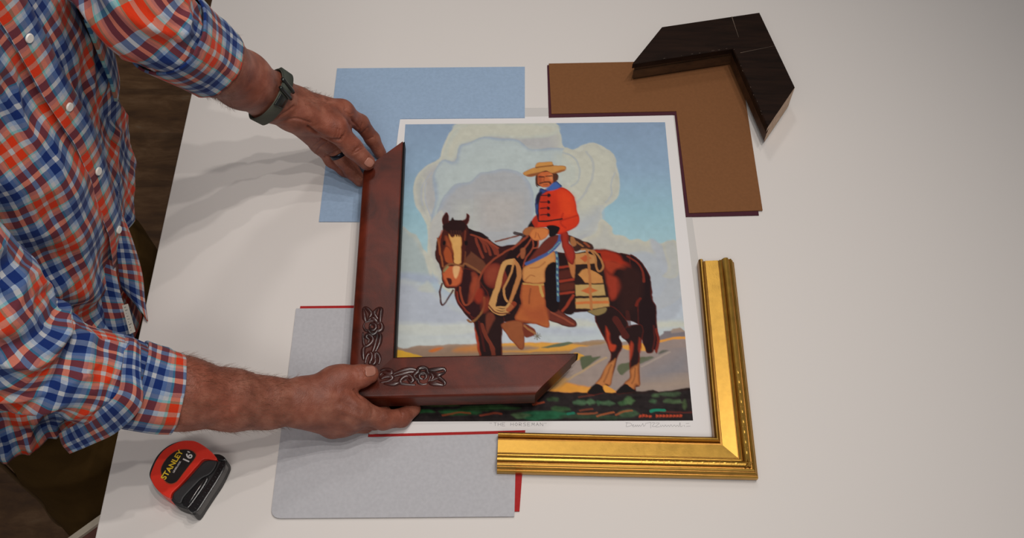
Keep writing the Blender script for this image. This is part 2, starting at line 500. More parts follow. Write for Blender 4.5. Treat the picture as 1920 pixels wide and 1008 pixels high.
# ------------------------------------------------------------------ the printed picture
PW, PH = 520, 646
PTL, PTR, PBR, PBL = [np.array(P2(x, y, 0.001)) for x, y in [(760, 233), (1247, 229), (1299.5, 788), (722.5, 790)]]
# bilinear -> fit a homography from pixels to picture cells
def fit_h(src, dst):
    A = []
    for (x, y), (u, v) in zip(src, dst):
        A.append([x, y, 1, 0, 0, 0, -u * x, -u * y, -u]); A.append([0, 0, 0, x, y, 1, -v * x, -v * y, -v])
    _, _, vt = np.linalg.svd(np.array(A, float)); return vt[-1].reshape(3, 3)
HM = fit_h([(760, 233), (1247, 229), (1299.5, 788), (722.5, 790)], [(0, 0), (PW, 0), (PW, PH), (0, PH)])
def pic(p):
    p = np.asarray(p, float)
    q = np.c_[p, np.ones(len(p))] @ HM.T
    return q[:, :2] / q[:, 2:]
IMG = np.zeros((PH, PW, 3))
YY, XX = np.mgrid[0:PH, 0:PW] + 0.5
def SC(sx, ox, oy): return lambda pts: [(ox + x / sx, oy + y / sx) for x, y in pts]
A_ = SC(1.68, 740, 220); B_ = SC(3.6, 800, 380); C_ = SC(4.385, 960, 290); D_ = SC(3.15, 1040, 420)
E_ = SC(5.04, 740, 220); F_ = SC(3.877, 1040, 220); G_ = SC(3.6, 740, 400); H_ = SC(5.04, 1000, 600)

def nfield(seed, cells, octs=3):
    r = np.random.default_rng(seed); out = np.zeros((PH, PW)); amp = 1; tot = 0
    for o_ in range(octs):
        cx, cy = int(cells[0] * 2 ** o_) + 2, int(cells[1] * 2 ** o_) + 2
        g = r.standard_normal((cy, cx))
        y = np.linspace(0, cy - 1.001, PH); x = np.linspace(0, cx - 1.001, PW)
        yi, xi = y.astype(int), x.astype(int); fy = y - yi; fx = x - xi
        fy = (fy * fy * (3 - 2 * fy))[:, None]; fx = (fx * fx * (3 - 2 * fx))[None, :]
        a = g[yi][:, xi]; b_ = g[yi][:, xi + 1]; c = g[yi + 1][:, xi]; d = g[yi + 1][:, xi + 1]
        out += amp * ((a * (1 - fx) + b_ * fx) * (1 - fy) + (c * (1 - fx) + d * fx) * fy); tot += amp; amp *= 0.5
    return out / tot
NF = nfield(1, (60, 75)); NB = nfield(2, (14, 16)); NS = nfield(3, (10, 120), 2)
WX = nfield(5, (50, 60), 2) * 1.1; WY = nfield(6, (50, 60), 2) * 1.1

def lin(c): return np.array([min(0.9, s2l(v) / ILL) for v in c])
def seg_dist(X, Y, pts, closed):
    d = np.full(X.shape, 1e9); n = len(pts)
    for i in range(n if closed else n - 1):
        a = pts[i]; b_ = pts[(i + 1) % n]
        dx, dy = b_ - a; L = dx * dx + dy * dy + 1e-9
        t = np.clip(((X - a[0]) * dx + (Y - a[1]) * dy) / L, 0, 1)
        d = np.minimum(d, (X - a[0] - t * dx) ** 2 + (Y - a[1] - t * dy) ** 2)
    return np.sqrt(d)
def inside(X, Y, pts):
    r = np.zeros(X.shape, bool); n = len(pts); j = n - 1
    for i in range(n):
        xi, yi = pts[i]; xj, yj = pts[j]
        if yi != yj:
            r ^= ((yi > Y) != (yj > Y)) & (X < (xj - xi) * (Y - yi) / (yj - yi) + xi)
        j = i
    return r
def window(q, m):
    x0 = int(max(0, q[:, 0].min() - m)); x1 = int(min(PW, q[:, 0].max() + m)); y0 = int(max(0, q[:, 1].min() - m)); y1 = int(min(PH, q[:, 1].max() + m))
    return slice(y0, y1), slice(x0, x1)
def fill(pts, col, edge=None, ew=10, soft=0.6, smooth=True, alpha=1.0, wob=0.6, grad=None, outline=None, var=0.022):
    """one brushed shape: col inside, edge colour near its rim (ew cells wide)"""
    if smooth: pts = catmull(pts, 4, True)
    q = pic(pts); ys, xs = window(q, 4)
    if ys.stop <= ys.start or xs.stop <= xs.start: return
    X = XX[ys, xs] + WX[ys, xs] * wob; Y = YY[ys, xs] + WY[ys, xs] * wob
    ins = inside(X, Y, q); d = seg_dist(X, Y, q, True); sd = np.where(ins, d, -d)
    a = np.clip(sd / soft * 0.5 + 0.5, 0, 1)[..., None] * alpha
    c = np.broadcast_to(lin(col), sd.shape + (3,)).copy()
    if grad is not None:   # (colour, direction, start, end) in picture cells fraction
        g, dx, dy = grad
        pr_ = X * dx + Y * dy; lo = (q @ np.array([dx, dy])).min(); hi = (q @ np.array([dx, dy])).max()
        t = np.clip((pr_ - lo) / (hi - lo + 1e-6), 0, 1)[..., None]
        c = c * (1 - t) + lin(g) * t
    if edge is not None:
        t = np.clip(sd / ew + NB[ys, xs] * 0.3, 0, 1); t = (t * t * (3 - 2 * t))[..., None]
        c = lin(edge) * (1 - t) + c * t
    c = c * (1 + var * (NF[ys, xs] + NS[ys, xs] * 0.6))[..., None]
    IMG[ys, xs] = IMG[ys, xs] * (1 - a) + c * a
def line(pts, w, col, alpha=1.0, smooth=True, taper=False, wob=0.5):
    if smooth: pts = catmull(pts, 4)
    q = pic(pts); ys, xs = window(q, w + 3)
    if ys.stop <= ys.start or xs.stop <= xs.start: return
    X = XX[ys, xs] + WX[ys, xs] * wob; Y = YY[ys, xs] + WY[ys, xs] * wob
    d = seg_dist(X, Y, q, False)
    a = np.clip((w / 2 - d) / 0.8 + 0.5, 0, 1)[..., None] * alpha
    IMG[ys, xs] = IMG[ys, xs] * (1 - a) + lin(col) * a

# sky
t = (YY / PH)
stops = [(0, (128, 148, 172)), (0.18, (134, 158, 180)), (0.34, (142, 176, 188)), (0.5, (158, 188, 194)), (0.62, (165, 175, 186)), (0.75, (176, 182, 188)), (1, (190, 195, 192))]
for ch in range(3):
    IMG[..., ch] = np.interp(t, [s[0] for s in stops], [lin(s[1])[ch] for s in stops])
IMG *= (1 + 0.02 * NF + 0.02 * NB)[..., None]
CRM = (182, 183, 170); GB = (160, 170, 176); GR = (158, 162, 166); GP = (166, 166, 165); LAV = (160, 166, 180)
# big cloud mass
fill(A_([(110, 470), (104, 360), (84, 305), (62, 255), (62, 205), (90, 160), (140, 130), (152, 90), (180, 40), (228, 14), (480, 12), (520, 45), (530, 88), (556, 104), (600, 84), (650, 88), (690, 128), (708, 200), (700, 255), (655, 292), (650, 330), (600, 440), (420, 500), (200, 560)]), GP, edge=CRM, ew=26, soft=1.4)
fill(E_([(180, 640), (200, 600), (260, 560), (300, 640), (290, 760), (330, 900), (330, 980), (240, 900), (190, 800)]), (165, 168, 164), edge=(180, 180, 170), ew=10, soft=1.5)
line(E_([(300, 620), (285, 700), (300, 820), (345, 930)]), 3, LAV, 0.6)
line(E_([(350, 520), (290, 600), (250, 700), (265, 830)]), 3, LAV, 0.5)
fill(E_([(640, 60), (560, 130), (500, 230), (470, 380), (560, 400), (640, 260), (760, 220), (900, 180), (1200, 200), (1500, 170), (1480, 60)]), (184, 184, 170), edge=(178, 182, 172), ew=12, soft=3)
fill(A_([(125, 350), (128, 260), (120, 185), (150, 135), (190, 138), (205, 90), (240, 78), (280, 62), (330, 66), (390, 72), (425, 100), (470, 98), (500, 96), (560, 108), (582, 160), (565, 225), (500, 300), (300, 380)]), (168, 178, 178), edge=(150, 162, 174), ew=9, soft=1.6)
fill(A_([(180, 160), (260, 110), (400, 95), (480, 130), (400, 170), (330, 165), (230, 200), (160, 240), (150, 200)]), (172, 182, 180), soft=14, alpha=0.7)
fill(A_([(132, 420), (128, 330), (150, 260), (190, 212), (235, 204), (270, 176), (300, 172), (345, 162), (400, 178), (432, 225), (438, 300), (420, 360), (330, 420), (250, 440)]), (160, 162, 164), edge=(154, 162, 172), ew=12, soft=1.6)
fill(A_([(260, 260), (330, 240), (400, 260), (380, 340), (280, 350)]), (176, 166, 156), soft=22, alpha=0.45)
fill(A_([(190, 280), (250, 270), (260, 370), (190, 380)]), (176, 178, 168), soft=18, alpha=0.5)
line(A_([(120, 230), (122, 185), (150, 135), (190, 138), (205, 90), (240, 78), (280, 62), (330, 66), (390, 72), (425, 100), (470, 98), (500, 96), (560, 108), (582, 160), (565, 225)]), 3.0, (146, 158, 168), 0.3)
line(A_([(128, 330), (150, 260), (190, 212), (235, 204), (270, 176), (300, 172), (345, 162), (400, 178), (432, 225), (438, 300)]), 3.0, (142, 152, 162), 0.35)
line(A_([(66, 250), (64, 205), (92, 162), (142, 132), (155, 92), (182, 44), (230, 18)]), 3.5, (188, 187, 172), 0.4)
# right lobes
fill(F_([(60, 240), (130, 235), (190, 250), (240, 190), (300, 190), (350, 235), (400, 240), (445, 300), (440, 390), (470, 450), (460, 530), (400, 600), (340, 660), (320, 760), (200, 860), (110, 840), (160, 700), (150, 600), (60, 520)]), (182, 182, 168), edge=(176, 176, 164), ew=16, soft=1.5)
line(F_([(60, 255), (140, 290), (180, 370), (170, 460), (120, 500)]), 4, (158, 166, 170), 0.7)
line(F_([(230, 250), (280, 330), (270, 450), (210, 560), (160, 620)]), 5, (164, 168, 168), 0.7)
line(F_([(440, 400), (410, 480), (415, 560), (370, 620)]), 3, (162, 168, 172), 0.7)
fill(F_([(340, 650), (330, 760), (210, 860), (110, 850), (150, 740), (240, 700)]), (162, 168, 174), soft=16, alpha=0.8)
fill(F_([(0, 270), (90, 290), (160, 360), (160, 440), (110, 490), (0, 470)]), (176, 182, 174), soft=8, alpha=0.8)
# lower right clouds
fill(F_([(180, 900), (300, 840), (320, 760), (350, 740), (410, 790), (430, 845), (500, 860), (550, 890), (600, 880), (660, 900), (700, 885), (760, 915), (820, 905), (895, 920), (920, 1300), (600, 1400), (300, 1200), (160, 1000)]), (172, 172, 164), edge=(180, 178, 164), ew=16, soft=1.5)
fill(D_([(420, 200), (480, 160), (540, 160), (600, 180), (650, 230), (670, 300), (650, 380), (600, 430), (480, 400)]), (164, 170, 176), edge=(168, 172, 172), ew=8, soft=2)
fill(D_([(560, 100), (620, 110), (660, 160), (690, 230), (740, 230), (760, 420), (700, 560), (560, 560), (560, 400), (650, 330)]), (162, 168, 176), soft=3, alpha=0.8)
fill(D_([(640, 120), (720, 110), (730, 300), (640, 310), (670, 260)]), (170, 172, 168), edge=(174, 174, 164), ew=8, soft=2)
# left cloud
fill(G_([(20, 80), (60, 90), (110, 130), (150, 150), (190, 230), (200, 260), (240, 310), (250, 370), (240, 450), (-20, 450), (-20, 80)]), (158, 170, 170), edge=(168, 174, 168), ew=10, soft=1.6)
fill(G_([(190, 250), (225, 270), (255, 330), (245, 430), (225, 380)]), (182, 182, 170), soft=2)
fill(G_([(230, 100), (270, 20), (330, 0), (330, 300), (270, 330), (235, 220)]), (172, 172, 168), edge=(176, 174, 166), ew=6, soft=2)
# bands
fill(G_([(-20, 405), (120, 400), (260, 420), (300, 440), (280, 470), (-20, 460)]), (154, 164, 180), soft=5, alpha=0.9)
fill(G_([(-20, 465), (150, 465), (300, 540), (420, 640), (560, 680), (560, 745), (-20, 740)]), (166, 172, 182), edge=(172, 178, 180), ew=14, soft=5)
fill(G_([(160, 520), (200, 470), (230, 460), (270, 530)]), (178, 182, 174), soft=3, alpha=0.8)
fill(G_([(-20, 745), (150, 735), (330, 745), (520, 740), (520, 820), (-20, 830)]), (184, 188, 182), edge=(176, 182, 184), ew=7, soft=4)
fill(G_([(-20, 800), (200, 820), (520, 830), (600, 900), (-20, 920)]), (182, 188, 186), soft=8)
fill(D_([(-60, 560), (200, 590), (420, 620), (760, 560), (790, 660), (600, 680), (200, 720), (-60, 700)]), (176, 184, 186), soft=6)
fill(D_([(120, 560), (240, 580), (250, 600), (120, 610), (-60, 600), (-60, 570)]), (184, 186, 174), soft=4, alpha=0.8)
fill(D_([(600, 575), (780, 578), (780, 605), (600, 612)]), (186, 188, 176), soft=4)
fill(D_([(-60, 610), (200, 615), (240, 650), (-60, 650)]), (164, 170, 182), soft=6, alpha=0.7)

# hills
fill(G_([(-30, 935), (60, 912), (160, 892), (280, 890), (420, 882), (520, 884), (600, 870), (760, 890), (1100, 880), (1600, 900), (1600, 1500), (-30, 1500)]), (140, 118, 104), edge=(150, 128, 112), ew=6, soft=1, grad=((150, 120, 84), 1, 0))
fill(G_([(230, 925), (280, 905), (330, 905), (260, 935)]), (186, 104, 48), soft=2)
fill(G_([(400, 915), (480, 895), (620, 885), (620, 930), (420, 935)]), (178, 120, 70), soft=4)
fill(G_([(-40, 905), (30, 920), (140, 950), (180, 975), (-40, 990)]), (204, 158, 56), soft=1)
fill(H_([(-420, 225), (-200, 215), (0, 208), (240, 210), (360, 226), (520, 240), (560, 262), (300, 290), (-420, 300)]), (206, 150, 66), edge=(200, 140, 62), ew=4, soft=1.5)
fill(H_([(-420, 255), (-100, 240), (60, 262), (-100, 285), (-420, 290)]), (146, 120, 100), soft=3)
fill(H_([(80, 262), (200, 225), (310, 206), (370, 222), (250, 250)]), (92, 100, 78), soft=1)
fill(H_([(380, 270), (500, 245), (640, 230), (700, 215), (860, 200), (1000, 200), (1200, 150), (1440, 110), (1520, 800), (-100, 800), (-100, 500), (200, 420)]), (146, 130, 120), edge=(150, 132, 118), ew=5, soft=1, grad=((136, 122, 118), 0.8, 0.6))
fill(H_([(1190, 150), (1230, 120), (1240, 103), (1300, 103), (1310, 125), (1430, 110), (1450, 165), (1200, 190)]), (116, 108, 110), soft=1)
fill(H_([(1190, 190), (1300, 165), (1440, 155), (1445, 175), (1300, 185), (1195, 212)]), (206, 142, 62), soft=1)
fill(H_([(360, 345), (400, 305), (480, 335), (430, 375), (370, 375)]), (206, 152, 62), soft=1)
fill(H_([(450, 345), (540, 333), (560, 348), (640, 345), (560, 400), (470, 472), (445, 395)]), (82, 88, 66), soft=1.2)
line(H_([(690, 355), (580, 410), (450, 490), (330, 560)]), 4, (168, 142, 108), 0.8)
fill(H_([(840, 240), (1050, 215), (1060, 290), (880, 275)]), (204, 146, 66), soft=1.5)
fill(H_([(795, 465), (815, 415), (910, 395), (1020, 345), (1140, 350), (1040, 400), (900, 470), (830, 518)]), (88, 92, 70), soft=1.2)
fill(H_([(1180, 320), (1210, 288), (1275, 283), (1230, 310)]), (88, 88, 76), soft=1.2)
fill(H_([(1050, 480), (1250, 380), (1450, 280), (1480, 480), (1300, 560), (1100, 560)]), (122, 120, 124), soft=22, alpha=0.85)
fill(H_([(1000, 640), (1250, 560), (1480, 520), (1490, 640), (1200, 665)]), (152, 134, 118), soft=16, alpha=0.8)
line(H_([(1290, 300), (1150, 370), (1020, 440)]), 3, (160, 146, 134), 0.7)
fill(H_([(150, 660), (220, 600), (300, 585), (420, 610), (540, 625), (660, 640), (800, 680), (500, 690), (180, 680)]), (206, 142, 60), edge=(196, 128, 62), ew=4, soft=2)
fill(H_([(120, 640), (250, 540), (330, 570), (220, 640)]), (168, 130, 84), soft=3)
# foreground
fill(H_([(-1500, 700), (-600, 690), (-100, 690), (60, 660), (160, 670), (300, 682), (500, 680), (650, 675), (800, 685), (960, 672), (1060, 668), (1130, 655), (1190, 676), (1290, 665), (1400, 650), (1500, 632), (1560, 1010), (-1600, 1010)]), (36, 30, 30), edge=(40, 26, 24), ew=6, soft=1, smooth=False, var=0.25)
rp = random.Random(5)
def blob(cx, cy, rx, ry, col, al=0.9, soft=2):
    pts = [(cx + rx * math.cos(a_) * (0.7 + 0.5 * rp.random()), cy + ry * math.sin(a_) * (0.7 + 0.5 * rp.random())) for a_ in np.linspace(0, 6.28, 11)[:-1]]
    fill(pts, col, soft=soft, alpha=al, var=0.25)
for x, y, rx, ry, c in [(440, 775, 60, 28, (66, 92, 66)), (540, 775, 40, 26, (70, 98, 68)), (620, 780, 30, 24, (58, 88, 60)), (700, 785, 70, 24, (72, 98, 70)), (850, 780, 50, 24, (62, 92, 58)), (905, 760, 46, 34, (72, 98, 62)), (1130, 765, 40, 18, (54, 76, 52)), (1150, 710, 36, 16, (66, 86, 58)), (1290, 700, 130, 18, (60, 76, 54)), (1320, 765, 90, 22, (68, 86, 58)), (1430, 800, 24, 50, (62, 76, 48)), (190, 750, 60, 22, (52, 70, 46)), (60, 900, 240, 50, (32, 84, 56)), (250, 840, 100, 24, (52, 78, 48)), (900, 880, 90, 44, (54, 74, 52)), (-120, 900, 90, 26, (70, 88, 60)), (480, 905, 240, 24, (44, 60, 44)), (700, 920, 160, 20, (40, 56, 40)), (-420, 830, 300, 30, (44, 70, 40)), (-700, 870, 220, 26, (36, 78, 44)), (-900, 800, 200, 14, (60, 74, 40)), (-1100, 860, 200, 20, (40, 90, 50))]:
    blob(*H_([(x, y)])[0], rx / 5.04, ry / 5.04, c)
for pts, c in [([(420, 885), (560, 880), (600, 872)], (150, 80, 48)), ([(600, 905), (680, 885), (760, 870)], (168, 88, 48)), ([(780, 895), (850, 862), (930, 852)], (160, 84, 46)), ([(440, 855), (560, 840)], (120, 60, 40)), ([(0, 800), (60, 785), (100, 775)], (160, 70, 42)), ([(-120, 745), (-30, 760), (40, 780)], (150, 62, 40)), ([(-860, 900), (-700, 870), (-600, 880)], (150, 70, 40)), ([(430, 725), (570, 705)], (100, 50, 40)), ([(1200, 860), (1350, 870), (1500, 870)], (96, 40, 34)), ([(-1000, 740), (-940, 730), (-880, 745)], (190, 140, 50)), ([(-500, 900), (-380, 880), (-300, 885)], (140, 60, 40))]:
    line(H_(pts), 3.4, c, 0.6)
line(H_([(1110, 858), (1160, 848), (1240, 850)]), 5, (30, 124, 96), 0.9); line(H_([(330, 885), (380, 878)]), 5, (30, 110, 86), 0.8)
# small orange lettering of the painting, as loose strokes
for i in range(13):
    x = 1000 + i * 32
    if i == 4: continue
    line(H_([(x, 915), (x + 6, 893), (x + 14, 912), (x + 20, 895)]), 1.6, (196, 74, 44), 0.8, smooth=False)

# ---- horse: body
DK = (38, 22, 22); RB = (112, 38, 24); OR = (168, 66, 36); TN = (190, 124, 68); RD = (140, 48, 26)
body = A_([(230, 430), (225, 370), (262, 365), (300, 385), (330, 405), (370, 400), (420, 405), (560, 430), (630, 418), (700, 425), (760, 440), (800, 490), (812, 560), (820, 640), (790, 660), (740, 640), (700, 640), (640, 630), (620, 610), (560, 615), (520, 605), (470, 640), (420, 650), (360, 645), (300, 640), (255, 650), (232, 630), (200, 590), (188, 550), (200, 500)])
fill(body, DK, edge=(70, 26, 22), ew=3, soft=0.8)
# tail
fill(D_([(440, 190), (500, 215), (545, 270), (572, 340), (575, 420), (600, 490), (605, 600), (620, 680), (610, 740), (600, 765), (590, 740), (575, 762), (540, 755), (520, 690), (500, 650), (490, 560), (480, 440)]), (34, 20, 22), edge=(84, 30, 24), ew=3, soft=0.8)
line(D_([(600, 620), (612, 690), (600, 750)]), 5, (120, 42, 30), 0.8); line(D_([(585, 600), (590, 680), (580, 740)]), 3, (80, 30, 26), 0.8)
# hind legs
fill(D_([(235, 530), (330, 480), (420, 560), (440, 640), (385, 660), (400, 720), (370, 790), (355, 860), (340, 900), (330, 950), (300, 960), (280, 1000), (190, 1000), (240, 940), (270, 900), (310, 830), (330, 770), (300, 690), (262, 620)]), DK, edge=(90, 30, 22), ew=3, soft=0.8)
fill(D_([(390, 650), (440, 600), (520, 600), (515, 700), (505, 770), (500, 860), (505, 950), (480, 960), (470, 990), (360, 998), (410, 940), (440, 900), (440, 830), (445, 740), (430, 700)]), DK, edge=(90, 30, 22), ew=3, soft=0.8)
# croup lights
fill(D_([(215, 150), (300, 148), (380, 175), (410, 215), (450, 240), (445, 275), (400, 250), (340, 225), (280, 230), (260, 190), (215, 170)]), (150, 44, 26), edge=(110, 32, 22), ew=6, soft=2)
fill(D_([(300, 215), (380, 230), (445, 262), (440, 275), (370, 262), (330, 300), (300, 280)]), (158, 56, 34), soft=4, alpha=0.85)
fill(D_([(290, 260), (330, 290), (380, 320), (400, 370), (370, 430), (330, 450), (310, 380)]), (142, 50, 34), edge=(110, 38, 26), ew=8, soft=3)
fill(D_([(400, 260), (470, 250), (520, 320), (500, 450), (420, 520), (380, 440)]), (48, 26, 24), soft=8)
line(D_([(430, 190), (490, 230), (520, 280), (525, 340)]), 4, (120, 44, 32), 0.8)
line(D_([(505, 440), (480, 480)]), 5, (110, 36, 26), 0.8)
line(D_([(360, 560), (390, 610), (420, 660)]), 12, (86, 34, 28), 0.7); line(D_([(430, 520), (440, 600)]), 8, (70, 30, 26), 0.7)
fill(D_([(298, 600), (325, 640), (335, 700), (365, 715), (350, 750), (325, 745), (305, 680)]), (164, 58, 34), edge=(120, 40, 28), ew=3, soft=1.5)
fill(D_([(450, 690), (465, 720), (455, 780), (442, 800), (440, 730)]), (150, 54, 34), soft=2)
fill(D_([(500, 670), (512, 700), (508, 760), (495, 740)]), (130, 44, 30), soft=2)
# pale socks and hooves
fill(D_([(362, 795), (345, 880), (330, 950), (300, 945), (285, 965), (240, 940), (270, 905), (305, 835), (330, 810), (345, 800)]), (170, 108, 62), edge=(132, 80, 46), ew=4, soft=1)
fill(D_([(500, 820), (498, 880), (505, 950), (480, 950), (468, 975), (412, 945), (440, 905), (442, 860), (470, 835), (485, 830)]), (170, 104, 58), edge=(132, 78, 44), ew=4, soft=1)
line(D_([(335, 830), (310, 890), (290, 930)]), 3, (124, 76, 44), 0.7); line(D_([(475, 850), (470, 910), (455, 940)]), 3, (124, 76, 44), 0.7)
fill(D_([(240, 942), (285, 962), (290, 995), (195, 998)]), (26, 20, 20), soft=0.8); fill(D_([(415, 945), (465, 975), (475, 990), (362, 998)]), (26, 20, 20), soft=0.8)
fill(D_([(285, 962), (300, 950), (360, 990), (300, 994)]), (206, 142, 60), soft=1)
# front legs
fill(B_([(300, 740), (400, 700), (520, 760), (510, 860), (500, 1100), (380, 1100), (340, 950), (320, 830)]), DK, edge=(88, 30, 24), ew=3, soft=0.8)
fill(B_([(322, 840), (345, 900), (360, 1000), (375, 1080), (350, 1000), (330, 900)]), (158, 60, 36), soft=1.5)
line(B_([(370, 820), (400, 900), (440, 970), (450, 1040)]), 7, (112, 50, 36), 0.9)
fill(B_([(400, 760), (440, 740), (460, 780), (430, 840), (405, 880)]), (104, 50, 36), soft=2)
line(B_([(350, 800), (372, 900), (392, 1000)]), 4, (70, 26, 24), 0.8)
# chest and shoulder
fill(B_([(190, 590), (200, 500), (250, 440), (330, 470), (380, 560), (420, 620), (400, 720), (330, 780), (270, 740), (215, 690)]), (46, 22, 24), edge=(90, 32, 26), ew=3, soft=1)
fill(B_([(300, 470), (340, 480), (360, 560), (330, 640), (280, 680), (290, 590), (310, 520)]), (120, 52, 36), soft=2)
fill(B_([(330, 590), (370, 580), (385, 640), (350, 680), (320, 650)]), (130, 44, 30), soft=3)
line(B_([(390, 640), (385, 700), (350, 770), (300, 805), (280, 790)]), 4, (128, 84, 48), 0.95)
# neck and mane
fill(B_([(230, 180), (280, 170), (340, 210), (400, 235), (450, 270), (510, 300), (560, 290), (590, 310), (640, 350), (500, 430), (400, 460), (300, 440), (250, 380), (240, 280)]), (52, 24, 24), edge=(44, 20, 22), ew=3, soft=1)
for pts in [[(345, 220), (380, 270), (400, 330)], [(370, 230), (410, 290), (430, 350)], [(400, 245), (445, 300), (465, 345)], [(430, 265), (470, 310), (480, 350)], [(330, 240), (350, 300), (380, 370)]]:
    line(B_(pts), 5, (128, 56, 40), 0.75)
fill(B_([(280, 175), (330, 190), (380, 205), (420, 240), (370, 235), (330, 230), (300, 220)]), (34, 20, 22), soft=1)
fill(B_([(290, 340), (310, 335), (400, 410), (370, 480), (250, 410)]), (96, 56, 40), edge=(70, 36, 28), ew=3, soft=1)
fill(B_([(385, 450), (430, 410), (500, 410), (560, 480), (520, 570), (440, 580), (390, 540)]), (108, 42, 32), edge=(80, 30, 26), ew=5, soft=1)
fill(B_([(400, 470), (440, 430), (480, 440), (470, 520), (420, 540)]), (134, 60, 42), soft=6, alpha=0.8)
fill(B_([(372, 640), (420, 640), (430, 700), (395, 740), (370, 720)]), (124, 50, 34), soft=4, alpha=.8)
fill(B_([(330, 500), (350, 560), (320, 620), (300, 600), (305, 540)]), (150, 66, 42), soft=4, alpha=.8)
line(B_([(205, 600), (215, 660), (260, 720), (290, 745)]), 3, (124, 48, 34), 0.8)
line(B_([(300, 215), (360, 235), (420, 262), (480, 305)]), 4, (142, 64, 44), 0.7)
# saddle front dark
fill(B_([(520, 420), (560, 330), (620, 260), (680, 210), (760, 260), (700, 380), (640, 440), (640, 640), (560, 760), (460, 760), (500, 640), (560, 560)]), (32, 18, 20), soft=1)
# head
fill(B_([(105, 200), (110, 150), (150, 120), (200, 115), (240, 120), (275, 150), (285, 200), (270, 300), (262, 380), (250, 450), (240, 520), (215, 565), (170, 580), (130, 570), (105, 530), (100, 470), (85, 420), (60, 370), (62, 300), (75, 240)]), (66, 28, 24), edge=(46, 22, 22), ew=4, soft=0.8)
fill(B_([(108, 140), (108, 90), (135, 62), (150, 90), (150, 130), (130, 160)]), (54, 24, 24), edge=(96, 40, 32), ew=2, soft=0.8)
fill(B_([(230, 130), (262, 110), (270, 70), (290, 90), (288, 125), (265, 155)]), (60, 26, 24), edge=(96, 36, 28), ew=2, soft=0.8)
fill(B_([(155, 125), (175, 95), (190, 115), (240, 125), (270, 160), (240, 200), (200, 215), (150, 200), (120, 180), (110, 150)]), (40, 22, 22), soft=1)
fill(B_([(150, 210), (175, 235), (195, 215), (235, 225), (235, 300), (232, 380), (228, 410), (190, 410), (180, 350), (165, 280)]), (198, 150, 88), edge=(176, 116, 62), ew=3, soft=0.9)
fill(B_([(128, 225), (150, 240), (168, 300), (172, 350), (150, 330), (132, 280)]), (150, 70, 40), soft=3, alpha=.8)
line(B_([(104, 190), (90, 240), (86, 300), (92, 350)]), 3.5, (150, 62, 38), 0.7); line(B_([(262, 190), (258, 250)]), 3, (120, 56, 38), 0.6)
for x in (165, 182, 200, 216, 230): line(B_([(x, 190), (x + 3, 225)]), 3, (62, 34, 28), 0.9)
fill(B_([(120, 300), (150, 300), (180, 380), (180, 410), (130, 400), (110, 350)]), (150, 70, 38), edge=(90, 38, 28), ew=3, soft=2)
fill(B_([(105, 480), (130, 430), (190, 425), (240, 430), (240, 510), (215, 560), (165, 570), (125, 555)]), (176, 88, 52), edge=(130, 54, 36), ew=4, soft=1)
fill(B_([(180, 430), (225, 430), (215, 480), (195, 510), (180, 480)]), (206, 158, 108), soft=1.5)
fill(B_([(135, 510), (160, 510), (170, 545), (150, 555)]), (64, 26, 24), soft=1.2); line(B_([(150, 570), (200, 572)]), 3, (70, 30, 26), 0.8)
fill(B_([(110, 262), (128, 258), (128, 280), (112, 284)]), (24, 16, 18), soft=1); fill(B_([(255, 262), (275, 258), (275, 282), (258, 284)]), (24, 16, 18), soft=1)
line(B_([(75, 240), (95, 340), (110, 430)]), 3.5, (140, 76, 44), 0.9); line(B_([(262, 330), (255, 400), (245, 450)]), 3, (100, 54, 34), 0.9)
line(B_([(115, 470), (130, 430), (170, 410), (240, 425), (262, 410), (350, 460), (370, 480)]), 4, (126, 80, 50), 0.95)
line(B_([(120, 460), (145, 430)]), 4, (124, 124, 84), 0.8)
line(B_([(105, 545), (90, 600), (95, 670), (110, 688), (150, 640), (178, 590)]), 3.5, (70, 36, 32), 0.95)
line(B_([(225, 570), (230, 620), (250, 680), (270, 690), (300, 660), (340, 560), (370, 480), (420, 410), (500, 350), (600, 290), (680, 220)]), 4, (132, 60, 40), 0.95)
line(B_([(465, 262), (560, 238), (640, 215)]), 3.5, (110, 60, 44), 0.95); line(B_([(595, 205), (640, 215), (660, 225)]), 7, (50, 34, 34), 0.9)
# rope coil
for r_ in (0, 14, 28, 42):
    line(B_([(590 - r_ * 0.3, 380 + r_ * 0.8), (520 + r_ * 0.4, 400 + r_ * 0.4), (490 + r_ * 0.5, 480), (470 + r_ * 0.6, 560), (440 + r_ * 0.7, 640), (424 + r_ * 0.8, 700), (470 + r_ * 0.4, 745 - r_), (530, 750 - r_ * 1.1), (580 - r_ * 0.5, 700 - r_ * 0.6)]), 3.6, (186, 138, 84), 0.95)
for r_ in (0, 14, 26):
    line(B_([(590, 380 + r_), (625 - r_ * 0.6, 430), (632 - r_ * 0.8, 500), (600 - r_ * 0.6, 590), (570 - r_ * 0.4, 670)]), 3.4, (170, 112, 66), 0.95)
line(B_([(590, 400), (560, 500), (520, 580), (530, 640), (545, 665)]), 4, (176, 124, 74), 0.95); line(B_([(420, 690), (470, 740), (560, 745)]), 3, (96, 50, 34), 0.9)
line(B_([(555, 720), (590, 680)]), 10, (140, 60, 36), 0.8)
